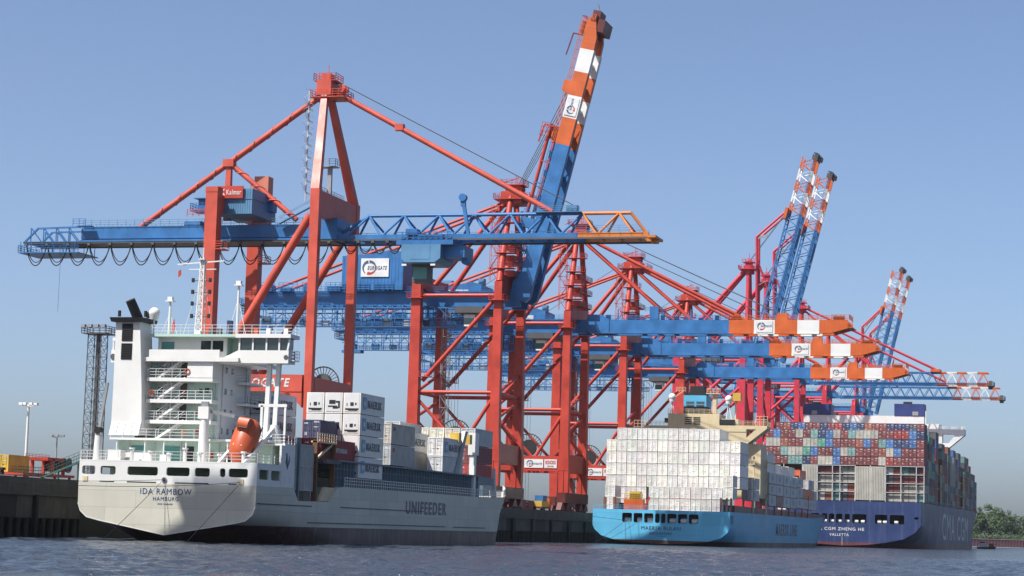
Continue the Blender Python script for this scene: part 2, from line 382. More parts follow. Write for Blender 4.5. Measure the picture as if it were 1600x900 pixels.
# ------------------------------------------------------------------ trees on the far bank
def leafmat(name, a, b):
    m = bpy.data.materials.new(name); m.use_nodes = True; t = m.node_tree; p = t.nodes['Principled BSDF']; L = t.links.new
    tc = _n(t,'ShaderNodeTexCoord'); n = _n(t,'ShaderNodeTexNoise'); n.inputs['Scale'].default_value = .5; n.inputs['Detail'].default_value = 4; L(tc.outputs['Object'], n.inputs[0])
    mx = _n(t,'ShaderNodeMix', data_type='RGBA'); r = _n(t,'ShaderNodeMapRange'); L(n.outputs[0], r.inputs[0]); r.inputs[1].default_value=.35; r.inputs[2].default_value=.65
    L(r.outputs[0], mx.inputs[0]); mx.inputs[6].default_value=(*a,1); mx.inputs[7].default_value=(*b,1); L(mx.outputs[2], p.inputs['Base Color']); p.inputs['Roughness'].default_value=.7
    return m
LEAF = leafmat('leaves', (.026,.055,.015), (.052,.092,.028)); BARK = paint('bark', (.06,.045,.03), rough=.9)
def tree(x, y, z, h, w, label, seed):
    rr = random.Random(seed); t = empty('tree', (x,y,z), label, 'tree', 'trees on the far bank')
    tr = MB(); tr.tube((0,0,-1),(0,0,h*.35),.7,.5,8)
    limbs = []
    for i in range(9):
        a = i*2.4; e = (math.cos(a)*w*.3*rr.uniform(.5,1), math.sin(a)*w*.3*rr.uniform(.5,1), h*rr.uniform(.5,.82)); tr.tube((0,0,h*.28),e,.35,.1,6); limbs.append(e)
    tr.build('trunk', BARK, t)
    V=[];F=[]
    clumps=[]
    for i in range(70):
        a=rr.uniform(0,6.28); u=rr.uniform(-1,1); q=rr.uniform(.45,1)**.6
        s_=math.sqrt(1-u*u); clumps.append((math.cos(a)*s_*w*.5*q, math.sin(a)*s_*w*.42*q, h*.56+u*h*.43*q, rr.uniform(1.2,2.7)))
    for cx,cy,cz,cr in clumps:
        for k in range(90):
            d=Vector((rr.gauss(0,1),rr.gauss(0,1),rr.gauss(0,1))).normalized()*cr*rr.uniform(.55,1.05)
            p=Vector((cx,cy,cz))+d
            if p.z<.6: continue
            a=Vector((rr.gauss(0,1),rr.gauss(0,1),rr.gauss(0,.6))).normalized(); b=a.cross(d.normalized()+Vector((0,0,.3))).normalized(); sz=rr.uniform(.22,.42)
            n=len(V); V+= [tuple(p-a*sz-b*sz*.6),tuple(p+a*sz-b*sz*.6),tuple(p+a*sz+b*sz*.6),tuple(p-a*sz+b*sz*.6)]; F.append((n,n+1,n+2,n+3))
    me=bpy.data.meshes.new('crown'); me.from_pydata(V,[],F); me.materials.append(LEAF); link('crown',me,t)
for i,(x,y,z,h,w,l) in enumerate(((-96,1512,4.5,20,17,'green tree half hidden behind the big ship bow'),(-86,1520,4.5,24.5,20,'tallest broad green tree on the far bank'),(-77.5,1508,4.5,22,15,'round green tree right of the tallest one on the far bank'),(-67,1518,4.5,17.5,17,'lower green tree near the right edge of the picture'),(-56,1510,4.5,18,17,'green tree cut by the right edge of the picture'))): tree(x,y,z,h,w,l,50+i)
b_ = MB(); rr_ = random.Random(3)
bv=[];bf=[]
for k in range(9000):
    x=rr_.uniform(-118,-45); p=Vector((x, 1493+rr_.uniform(-1,4), 4.6+abs(rr_.gauss(0,1.9)))); a=Vector((rr_.gauss(0,1),rr_.gauss(0,1),rr_.gauss(0,1))).normalized(); c=a.orthogonal().normalized(); s_=rr_.uniform(.2,.4); n=len(bv)
    bv+=[tuple(p-a*s_-c*s_*.6),tuple(p+a*s_-c*s_*.6),tuple(p+a*s_+c*s_*.6),tuple(p-a*s_+c*s_*.6)]; bf.append((n,n+1,n+2,n+3))
me_=bpy.data.meshes.new('undergrowth'); me_.from_pydata(bv,[],bf); me_.materials.append(LEAF); tag(link('undergrowth',me_),'dense low bushes under the trees on the far bank','bushes',kind='stuff')
# ------------------------------------------------------------------ left end of the quay
def lamp_mast(x, y, top, mat, label, n, r):
    t = empty('light_mast', (x,y,G), label, 'light mast', 'tall quay light masts'); h = top-G
    MB().tube((0,0,0),(0,0,h),r,r*.7,10).build('pole', mat, t)
    c = MB().ring((0,0,0),1,.1,n=16).build('crown_ring', mat, t); c.rotation_euler=(math.pi/2,0,0); c.location=(0,0,h); c.scale=(1.2,1,1.2)
    for i in range(n):
        a=i*2*math.pi/n; p=(math.cos(a)*1.5,math.sin(a)*1.5,h-.1)
        f=MB(); f.beam((0,0,h-.5),p,.12,.12); f.box(p[0]-.35,p[0]+.35,p[1]-.25,p[1]+.25,p[2]-.05,p[2]+.4); f.build('floodlight', mat, t)
lamp_mast(-200,369.6,23.6,SHIPW,'tall white light mast with a ring of lamps at far left',8,.32)
lamp_mast(-240,458,21.3,GREY,'thin grey light mast right of the white one',6,.22)
def tower():
    t = empty('floodlight_tower', (-160.2,318,G), 'dark steel lattice floodlight tower behind the white ship funnel','tower'); h=32.2-G; w=1.25
    for sx in (-1,1):
        for sy in (-1,1): MB().beam((sx*w,sy*w,0),(sx*w*.93,sy*w*.93,h),.12,.12).build('leg',DGREY,t)
    n=14; lat=MB()
    for i in range(n):
        z0=h*i/n; z1=h*(i+1)/n
        for (a,b) in (((-1,-1),(1,-1)),((1,-1),(1,1)),((1,1),(-1,1)),((-1,1),(-1,-1))):
            lat.beam((a[0]*w,a[1]*w,z0),(b[0]*w,b[1]*w,z0),.055,.055); lat.beam((a[0]*w,a[1]*w,z0),(b[0]*w,b[1]*w,z1),.055,.055); lat.beam((b[0]*w,b[1]*w,z0),(a[0]*w,a[1]*w,z1),.055,.055)
    lat.build('lattice_bracing',DGREY,t)
    st=MB(); st.beam((.1,0,0),(.1,0,h),.5,.5); st.build('cable_duct',DGREY,t)
    p=MB(); p.box(-2,2.4,-2,2,h,h+.15); p.rail([(-2,-2,h+.15),(2.4,-2,h+.15),(2.4,2,h+.15),(-2,2,h+.15),(-2,-2,h+.15)],1.1,1.0,.08); p.build('platform',DGREY,t)
    for i in range(4):
        x=-1.7+i*1.2; MB().box(x-.35,x+.35,-2.3,-1.7,h+1.0,h+1.5).build('floodlight',GREY,t)
tower()
def spreader_rack():
    t = empty('spreader_rack',(-150,281,G),'red steel spreader rack with round drum on the quay at far left','rack'); z=1.75
    MB().box(-2.5,2.5,-9,6.5,z-.35,z).build('base_frame',RED,t)
    for y in (-8,-2.5,1.0,5.5):
        for x in (-2.2,2.2): MB().box(x-.15,x+.15,y-.15,y+.15,0,z-.35).build('leg',RED,t)
    for y,h in ((1.2,4.0),(4.6,4.2)):
        for x in (-1.6,1.6): MB().box(x-.2,x+.2,y-.2,y+.2,z,h).build('post',RED,t)
    MB().box(-1.8,1.8,-.6,6.6,3.7,4.15).build('top_beam',RED,t)
    d=MB(); d.tube((-1.9,5.6,3.2),(1.9,5.6,3.2),.95,n=16); d.ring((1.9,5.6,3.2),1.05,.1,axis=0); d.build('drum',DGREY,t)
    MB().rail([(-1.8,-.6,4.15),(-1.8,6.6,4.15)],.5,1,.05,1).build('railing',RED,t)
spreader_rack()
def gangway():
    t=empty('quay_stair',(QX-1.7,231,G),'green railed access stair on the quay beside the grey ship','stair')
    m=paint('green railing paint',(.035,.10,.075),streak=.3)
    s_=MB(); s_.beam((0,0,.3),(0,10,2.6),.5,.07); s_.build('stair_flight',m,t)
    for x in (-.5,.5): MB().rail([(x,-7,.3),(x,0,.3),(x,10,2.6)],1.1,1.2,.035,2).build('railing',m,t)
    for y in (4,9): MB().beam((0,y,0),(0,y,.3+.23*y),.15,.15).build('stair_post',m,t)
gangway()
# ------------------------------------------------------------------ cranes (local: x 0 = water side rail, +x over the water; z = world height)
RAILX = -128.5
def mk(name, mb, mat, par): return mb.build(name, mat, par, (0,0,G))
def logo_sign(par, x0, x1, z0, z1, y, big=True, txt='EUROGATE'):
    s = mk('sign_board', MB().box(x0,x1,y-.12,y,z0,z1), LETW, par)
    w=x1-x0; h=z1-z0; c=(x0+w*.30,(z0+z1)/2); R=h*.40
    mk('emblem_arc', arc(MB(), c, R*.55, R, 100, 320 if False else 235, y-.14), LOGOD, s)
    mk('emblem_arc', arc(MB(), c, R*.55, R, 90, -10, y-.14), LOGOD, s)
    mk('emblem_arc', arc(MB(), c, R*.55, R, 250, 350, y-.14), LOGOR, s)
    lettering(txt, LOGOD, s, (x0+w*.24,y-.15,(z0+z1)/2-h*.13-G), w*.70, h*.22, bold=.02, shear=.25)
def bogies(t, mat, xs, ys, w=11.6):
    for x in xs:
        mk('equalizer_beam', MB().box(x-1.1,x+1.1,-w,w,G+2.5,G+4.9), mat, t)
        for s in (-1,1):
            b = MB(); c = s*ys
            for k in (-1,1):
                yy = c+k*2.6
                b.quadbox([(x-.6,yy-2.1,G+.75),(x+.6,yy-2.1,G+.75),(x+.6,yy+2.1,G+.75),(x-.6,yy+2.1,G+.75),(x-.6,yy-.5,G+2.5),(x+.6,yy-.5,G+2.5),(x+.6,yy+.5,G+2.5),(x-.6,yy+.5,G+2.5)])
            bo = mk('bogie', b, mat, t)
            for k in range(4):
                yy = c-4.0+k*2.66; mk('wheel', MB().tube((x-.25,yy,G+.5),(x+.25,yy,G+.5),.46,n=12), DGREY, bo)
def reel(t, x, z, r, y, mat=BLACK):
    rm = MB(); rm.ring((x,y,z),r,.22,n=32); rm.ring((x,y,z),r*.55,.3,n=24)
    for i in range(28):
        a=i*2*math.pi/28; rm.beam((x+math.cos(a)*r*.5,y,z+math.sin(a)*r*.5),(x+math.cos(a)*r*1.04,y,z+math.sin(a)*r*1.04),.1,.1,up=(0,1,0))
    rm.tube((x,y-.18,z),(x,y+.18,z),r*.56,n=24); return mk('cable_reel', rm, mat, t)
def stair_tower(t, x, y, z0, z1, mat=GREY, w=1.5, name='stair_tower'):
    m=MB()
    for sx in (-1,1):
        for sy in (-1,1): m.beam((x+sx*w,y+sy*w*.6,z0),(x+sx*w,y+sy*w*.6,z1),.1,.1)
    n=int((z1-z0)/2.6); d=(z1-z0)/n
    for i in range(n):
        za=z0+d*i; zb=za+d; s=1 if i%2 else -1
        m.beam((x-s*w,y-w*.3,za),(x+s*w,y-w*.3,zb),.5,.1); m.beam((x-s*w,y-w*.6,za+1),(x+s*w,y-w*.6,zb+1),.07,.07)
        m.box(x+s*w-.45,x+s*w+.45,y-w*.6,y+w*.6,zb-.05,zb+.05)
        for sx,sy in ((-1,-1),(1,-1)): pass
        m.beam((x-w,y-w*.6,zb),(x+w,y-w*.6,zb),.07,.07); m.beam((x-w,y+w*.6,zb),(x+w,y+w*.6,zb),.07,.07)
    return mk(name,m,mat,t)
def pivot(o, x, z, ang):
    """turn a boom about its hinge line: its mesh is built lying flat, origin moved to the hinge"""
    o.location = (x,0,z-G); o.rotation_euler = (0,-ang,0)
def crane_box(Y, label, raised=None, spec=None, sign=True, trolley_x=-8, detail=True):
    """red portal crane with blue twin box girders and an orange and white boom tip"""
    t = empty('container_crane', (RAILX,Y,G), label, 'crane', 'red and blue container cranes on the quay')
    yl = 9.1; xl = -18.5
    bogies(t, MAROON, (0,xl), yl)
    for s in (-1,1):
        y=s*yl
        mk('leg', MB().post(xl,y,G+4.9,21,2.1,1.9,2.5,2.0).post(xl,y,21,57.3,2.5,2.0,2.0,1.9), RED, t)
        mk('leg', MB().post(-.55,y,G+4.9,17,1.2,1.7,1.3,1.8).post(.75,y,G+4.9,17,1.0,1.7,1.1,1.8).post(0,y,17,24,2.7,1.9,2.1,1.9).post(0,y,24,55.6,2.1,1.9,1.7,1.7), RED, t)
        pb = mk('portal_beam', MB().box(xl+1.2,-1.1,y-.8,y+.8,16.95,20.4).box(xl+1.2,-1.1,y-1.0,y+1.0,16.8,17.0), RED, t)
        if s < 0 and sign:
            logo_sign(pb, -9.7,-5.0,17.5,19.6,y-.82)
            b2 = mk('sign_board', MB().box(-4.7,-1.6,y-.95,y-.82,17.5,19.6), LETW, pb)
            lettering('KOCKS',LOGOR,b2,(-4.4,y-.98,18.45-G),2.5,.85,bold=.05); lettering('KRANE',LOGOR,b2,(-3.9,y-.98,17.75-G),1.5,.35,bold=.03)
        for a,b,r in (((-.9,51.7),(xl+1.8,34.0),.48),((xl+1.1,31.6),(-1,31.6),.42),((xl+1.1,29.8),(-8.2,20.3),.36),((-1,30.0),(-7.2,20.3),.42),((xl+1.1,52.6),(-.8,52.6),.42)):
            br=MB().tube((a[0],y,a[1]),(b[0],y,b[1]),r,n=12); mk('brace',br,RED,t)
        for px_,pz_,pw_ in ((xl,51.9,1.8),(0,51.4,1.8),(xl+2.6,34.8,1.3)):
            pl=MB().box(px_-pw_,px_+pw_,y-pw_,y+pw_,pz_,pz_+.15); pl.rail([(px_-pw_,y-pw_,pz_+.1),(px_+pw_,y-pw_,pz_+.1),(px_+pw_,y+pw_,pz_+.1)],1.1,1.2,.07); mk('access_platform', pl, RED, t)
        # A-frame over the water side legs
        mk('mast_leg', MB().tube((0,y,55.6),(0,s*1.9,75.5),.78,.62,14), RED, t)
        mk('back_stay', MB().tube((-.6,s*2.0,74.6),(-15.5,s*6.2,55.2),.55,n=12), RED, t)
        mk('long_back_stay', MB().tube((-1.0,s*1.5,74.2),(-55,s*3,54.6),.33,n=10), RED, t)
    for x,z0,z1,w in ((0,53.0,57.2,1.7),(xl,54.4,57.2,1.6)):
        mk('cross_girder', MB().box(x-w/2,x+w/2,-yl+.8,yl-.8,z0,z1).box(x-w/2-.12,x+w/2+.12,-6,6,z0-.25,z0), RED if x==0 else RED, t)
    for x in (0,xl):
        mk('sill_beam', MB().box(x-.75,x+.75,-yl+.9,yl-.9,16.6,20.9), RED, t)
        for a,b in (((-yl,26),(yl,30.5)),((-yl,26),(yl,21.2)),((-yl,31.5),(yl,36.5))):
            mk('brace', MB().tube((x,a[0]+.8,a[1]),(x,b[0]-.8,b[1]),.36,n=10), RED, t)
        mk('brace', MB().tube((x,-yl+.8,31.6),(x,yl-.8,31.6),.36,n=10), RED, t)
    # apex head
    hd=MB(); hd.box(-2.2,2.6,-2.6,2.6,73.6,76.4); hd.box(-3.6,4.6,-3.4,3.4,74.5,74.65); hd.box(-1.4,1.8,-1.6,1.6,76.4,77.8)
    for y in (-1.2,0,1.2): hd.tube((1.6,y-.25,77.2),(1.6,y+.25,77.2),.75,n=14)
    hd.rail([(-3.6,-3.4,74.65),(4.6,-3.4,74.65),(4.6,3.4,74.65),(-3.6,3.4,74.65),(-3.6,-3.4,74.65)],1.2,1.2,.08)
    hd.box(-2.4,2.8,-2.2,2.2,77.8,77.95); hd.rail([(-2.4,-2.2,77.95),(2.8,-2.2,77.95),(2.8,2.2,77.95),(-2.4,2.2,77.95),(-2.4,-2.2,77.95)],1.1,1.2,.08)
    hd.beam((-3.4,-1,78),(1.5,-1,79.6),.18,.18); hd.beam((.5,0,78),(.5,0,80.4),.12,.12)
    mk('mast_head', hd, RED, t)
    stair_tower(t,-3.0,-3.2,56.5,73,RED2,.9,'mast_stair')
    for z in (58.5,62,65.5,69): 
        p=MB(); yy=-yl+(z-55.6)/20*7.2; p.box(-1.6,3.0,yy-1.3,yy+1.3,z,z+.12); p.rail([(-1.6,yy-1.3,z+.12),(3,yy-1.3,z+.12),(3,yy+1.3,z+.12)],1.1,1,.08); mk('rest_platform',p,RED,t)
    eq=MB()
    for z in (57.2,60.5,63.8): eq.box(-1.8,2.6,-4.4,4.4,z,z+.14); eq.rail([(-1.8,-4.4,z+.14),(2.6,-4.4,z+.14),(2.6,4.4,z+.14),(-1.8,4.4,z+.14)],1.1,1.1,.08); eq.box(-.9,1.2,-2.4,1.8,z+.14,z+1.7)
    mk('winch_platforms', eq, RED, t)
    # girders behind the hinge
    for s in (-1,1):
        g=mk('girder', MB().box(-59,3.2,s*3-.6,s*3+.6,50.9,54.0).box(-59,3.2,s*3-.8,s*3+.8,50.75,50.92), BLUE, t)
        mk('railing', MB().rail([(-60,s*4.3,54.05),(-1.5,s*4.3,54.05)],1.1,2,.07).box(-60,-1.5,s*4.3-.5,s*4.3+.1,53.95,54.05).rail([(-60,s*3.9,50.8),(-60,s*3.9,52)],.8), BLUE, g)
    for x in (-58,-50,-42,-30,-12,-4): mk('girder_tie', MB().box(x-.35,x+.35,-2.4,2.4,51.6,53.4), BLUE, t)
    # suspended festoon walkway under the back reach
    hw=MB(); x=-58
    while x < -11:
        for y in (-6.0,-4.4): hw.beam((x,y,50.9),(x,y,46.2),.16,.16)
        hw.beam((x,-6,50.7),(x,-3.6,50.7),.16,.2)
        if int(x)%3==0: hw.beam((x+1,-5.6,50.7),(x+1,-5.6,47.3+rnd.uniform(0,1.5)),.34,.34)
        x+=2.35
    hw.box(-58.5,-11,-6.1,-4.3,46.05,46.2); hw.rail([(-58.5,-6.1,46.2),(-11,-6.1,46.2)],1.1,2,.08); hw.rail([(-58.5,-4.3,46.2),(-11,-4.3,46.2)],1.1,2,.08)
    hw.box(-59,-54,-6.4,-3.8,45.4,46.05)
    mk('festoon_walkway', hw, BLUE, t)
    for yy in (-6.3,5.6):
        lt=MB(); x=-58
        lt.beam((-59,yy,50.2),(-12,yy,50.2),.2,.25); lt.beam((-59,yy,47.9),(-12,yy,47.9),.2,.2)
        while x < -14: lt.beam((x,yy,47.9),(x+2.3,yy,50.2),.12,.12); lt.beam((x+2.3,yy,50.2),(x+4.6,yy,47.9),.12,.12); x+=4.6
        mk('festoon_truss', lt, BLUE, t)
    for i in range(9):
        xx=-56+i*4.7+rnd.uniform(-.6,.6); mk('equipment_cabinet', MB().box(xx,xx+rnd.uniform(1.0,2.2),-5.9,-5.0,rnd.uniform(46.2,46.4),rnd.uniform(47.4,48.4)), (DGREY,BLUE2,DGREY,LGREY)[i%4], t)
    be=MB()
    for i in range(6):
        x=-58+i*5.6; z=54.05
        be.box(x,x+rnd.uniform(2,4.2),-5.0,rnd.uniform(-3.4,-2.6),z,z+rnd.uniform(.7,1.9)); be.rail([(x,-5.5,z),(x+4.5,-5.5,z)],1.9,1.1,.09,3)
    be.box(-62,-58.8,-5.8,5.8,51.0,51.2); be.rail([(-58.8,-5.8,51.2),(-62,-5.8,51.2),(-62,5.8,51.2)],1.3,1,.1); be.box(-61.5,-59,-5,5,49.0,49.2); be.rail([(-59,-5,49.2),(-61.5,-5,49.2),(-61.5,5,49.2)],1.6,1,.1)
    mk('back_platforms', be, BLUE, t)
    # machine house
    h=MB(); h.prism([(-37.6,54.3),(-23.3,54.3),(-23.3,62.6),(-26,63.3),(-30,62.4),(-37.6,61.9)],1,-5.2,5.2)
    for i in range(18): xx=-37.2+i*.8; h.box(xx,xx+.06,-5.25,-5.2,54.6,61.6)
    mh=mk('machine_house', h, BLUE, t)
    logo_sign(mh,-33.1,-26.6,57.2,61.3,-5.28)
    mk('house_door', MB().box(-35.6,-34.6,-5.32,-5.2,55.6,57.8), BLUE2, mh)
    mk('roof_unit', MB().box(-35,-32,-2,2,62.3,64.0).box(-25.4,-24,-1,1,62.8,64.6), BLUE2, mh)
    # trolley and cab
    tr=MB().box(trolley_x-3.2,trolley_x+3.2,-4.8,4.8,49.3,50.7); tr.beam((trolley_x-2,-3,49.3),(trolley_x-2,-3,47.6),.2,.2); tr.beam((trolley_x+2,-3,49.3),(trolley_x+2,-3,47.6),.2,.2)
    mk('trolley', tr, DGREY, t)
    cb=mk('operator_cab', MB().box(trolley_x-1.2,trolley_x+1.2,-4.2,-1.8,46.4,48.9), WHITE, t)
    mk('cab_window', MB().box(trolley_x-1.25,trolley_x+1.1,-4.24,-4.2,46.8,48.2), GLASS, cb)
    # boom: built flat with the hinge as origin
    hx,hz=3.6,52.4
    ang=0 if raised is None else math.radians(raised)
    def part(nm,mb,mat,par,first=False):
        o=mb.build(nm,mat,par,(hx,0,hz) if True else None)
        if first: pivot(o,hx,hz,ang)
        return o
    segs=((3.9,38.5,BLUE),(38.5,44.5,ORANGE),(44.5,49.5,WHITE),(49.5,54.9,ORANGE),(54.9,60.1,WHITE))
    def gird(a,b,s):
        m=MB(); m.box(a,b,s*3-.6,s*3+.6,50.9,54.0); m.box(a,b,s*3-.8,s*3+.8,50.72,50.9); return m
    def root(s): return gird(9,38.5,s).prism([(3.0,51.6),(4.2,50.75),(9,50.75),(9,54.05),(7,55.3),(3.6,55.3)],1,s*3-.75,s*3+.75)
    boom=part('boom',root(-1),BLUE,t,True); part('far_boom_girder',root(1),BLUE,boom)
    for s in (-1,1):
        for a,b,m in segs[1:]: part('boom_section',gird(a+.004,b-.004,s),m,boom)
    for s in (-1,1): part('boom_nose', MB().prism([(60.104,50.9),(63,51.0),(67.2,52.2),(67.2,53.6),(66.6,54.0),(60.104,54.0)],1,s*3-.6,s*3+.6),ORANGE,boom)
    for i,x in enumerate((8,16,24,32,41,47,52,57.5,63)): part('boom_tie',MB().box(x-.3,x+.3,-2.4,2.4,51.7,53.2),BLUE if x<38 else (ORANGE,WHITE,ORANGE,WHITE,ORANGE)[i-4],boom)
    rl=MB()
    for s in (-1,1): rl.rail([(5,s*3.5,54.02),(38.5,s*3.5,54.02)],1.1,2,.1)
    for x in (11,20,29): rl.box(x,x+.25,-3.5,-3.3,54.02,56.6)
    for x in (8,13.5,25,31,35): rl.box(x,x+rnd.uniform(.6,1.8),-3.4,-2.6,54.02,54.02+rnd.uniform(.4,1.3))
    rl.box(19,21.2,-3.6,-2.4,54.05,57.3); rl.box(21.8,22.6,-3.4,-2.6,54.05,56.0); rl.rail([(18,-3.5,56.0),(23,-3.5,56.0)],1.1,1,.08)
    part('boom_walkway',rl,BLUE,boom)
    r2_=MB()
    for s in (-1,1): r2_.rail([(38.5,s*3.5,54.02),(66,s*3.5,54.02)],1.1,2,.1)
    r2_.box(63,66.5,-3.6,3.6,54.02,54.15); r2_.rail([(63,-3.6,54.15),(67.2,-3.6,54.15),(67.2,3.6,54.15)],1.2,1,.09); r2_.box(63.4,66,-3.4,-2.2,54.2,54.9); r2_.box(66.8,68.0,-3.8,3.8,52.2,52.4); r2_.rail([(66.8,-3.8,52.4),(68.0,-3.8,52.4)],1,1,.08)
    part('boom_end_platform',r2_,ORANGE,boom)
    for s in (-1,1): part('stay_bracket',MB().prism([(38.6,54.0),(41.8,54.0),(40.8,55.4),(39.8,55.4)],1,s*3-.4,s*3+.4),ORANGE,boom)
    part('stay_bracket',MB().prism([(49.6,54.0),(52.6,54.0),(52.6,55.7),(50.2,55.7)],1,-3.6,-2.4),ORANGE,boom)
    ls=part('sign_board',MB().box(45.0,49.0,-3.75,-3.61,51.1,53.8),LETW,boom)
    for a0,a1,mm in ((100,235,LOGOD),(85,0,LOGOD),(250,350,LOGOR)):
        o=arc(MB(),(46.3,52.5),.5,.95,a0,a1,-3.77).build('emblem_arc',mm,ls,(hx,0,hz))
    lettering('EUROGATE',LOGOD,ls,(46.2-hx,-3.77,52.3-hz),2.6,.5,bold=.03,shear=.2)
    # stays
    def bp(x,z):   # point on the boom turned with it
        dx,dz=x-hx,z-hz; return (hx+dx*math.cos(ang)-dz*math.sin(ang), hz+dx*math.sin(ang)+dz*math.cos(ang))
    if raised is None:
        for s in (-1,1):
            mk('fore_stay', MB().tube((.6,s*2.0,75.4),(40.2,s*3,55.4),.42,n=10), RED, t)
            mk('inner_fore_stay', MB().tube((.4,s*2.2,74.6),(24,s*3,54.3),.36,n=10), RED, t)
        mk('hoist_rope', MB().tube((1.6,.9,77.9),(50.5,2.9,55.8),.07,n=5).tube((1.6,-.9,77.9),(50.5,-2.9,55.8),.07,n=5).tube((-1,0,77.4),(-24,0,63),.07,n=5), DGREY, t)
    else:
        a=bp(41,56.2); b=bp(16,56.6); c=bp(8,57.0); e=bp(50,54.7)
        for s in (-1,1):
            mk('fore_stay', MB().tube((a[0],s*2.8,a[1]),(b[0],s*2.6,b[1]),.40,n=10), RED, t)
            mk('inner_fore_stay', MB().tube((b[0],s*2.6,b[1]),(1.5,s*2.0,72.5),.36,n=10), RED, t)
        ro=MB()
        for k in range(4): ro.tube((1.4,-1.5+k,77.6),(e[0],-2.7+k*1.8,e[1]),.09,n=5)
        mk('hoist_rope', ro, DGREY, t)
        pf=MB(); pf.box(39.5,42.5,-3.6,3.6,56.0,56.2); pf.rail([(39.5,-3.6,56.2),(42.5,-3.6,56.2)],1.8,1,.1); pf.beam((42,-3.4,54),(42,-3.4,57.5),.3,.3); pf.beam((42,-3.4,57.5),(38.0,-3.4,57.9),.3,.3)
        part('stay_platform',pf,RED,boom); part('boom_stanchion',MB().beam((34,-3.4,54),(34,-3.4,56.5),.25,.25),RED,boom)
        for x,w in ((14,2.6),(22,2.2)): part('boom_arm',MB().beam((x,-3,54),(x,-3,54+w+1.2),.3,.3).beam((x-1.2,-3,54+w),(x+1.6,-3,54+w+.4),.25,.25),BLUE,boom)
        hdp=MB(); hdp.box(65.2,69.2,-2.2,2.2,51.8,53.6); hdp.box(64.4,67.2,-3.4,3.4,50.0,51.6); hdp.beam((63,-3.4,54),(63,-3.4,56.4),.25,.25); hdp.beam((63,-3.4,56.4),(58,-3.4,56.8),.25,.25); hdp.beam((69,0,52.5),(71,0,53.5),.1,.1)
        part('boom_head',hdp,MAROON,boom)
    reel(t,-9.6,22.4,3.4,-yl+2.4)
    stair_tower(t,xl+3.4,2,G+1,50,GREY,.9)
    rp=MB()
    for k in range(5): rp.tube((-11-k*.9,-1+k*.5,50.6),(-11-k*.9,-1+k*.5,G+2),.04,n=4)
    mk('hoist_rope',rp,GREY,t)
    return t
CR='red portal container crane with blue boom'
crane_box(451.5,'red crane with raised blue, orange and white boom, tallest of all',raised=76.5)
crane_box(512,'red crane just right of the raised boom, its own orange tipped boom lowered')
crane_box(574,'red crane with lowered box boom, middle of the three orange and white boom ends')
crane_box(654,'red crane with lowered box boom, lowest of the three orange and white boom ends')
crane_box(184.6,'red crane on the quay left of the picture, shading the grey ship stern',raised=76.5)

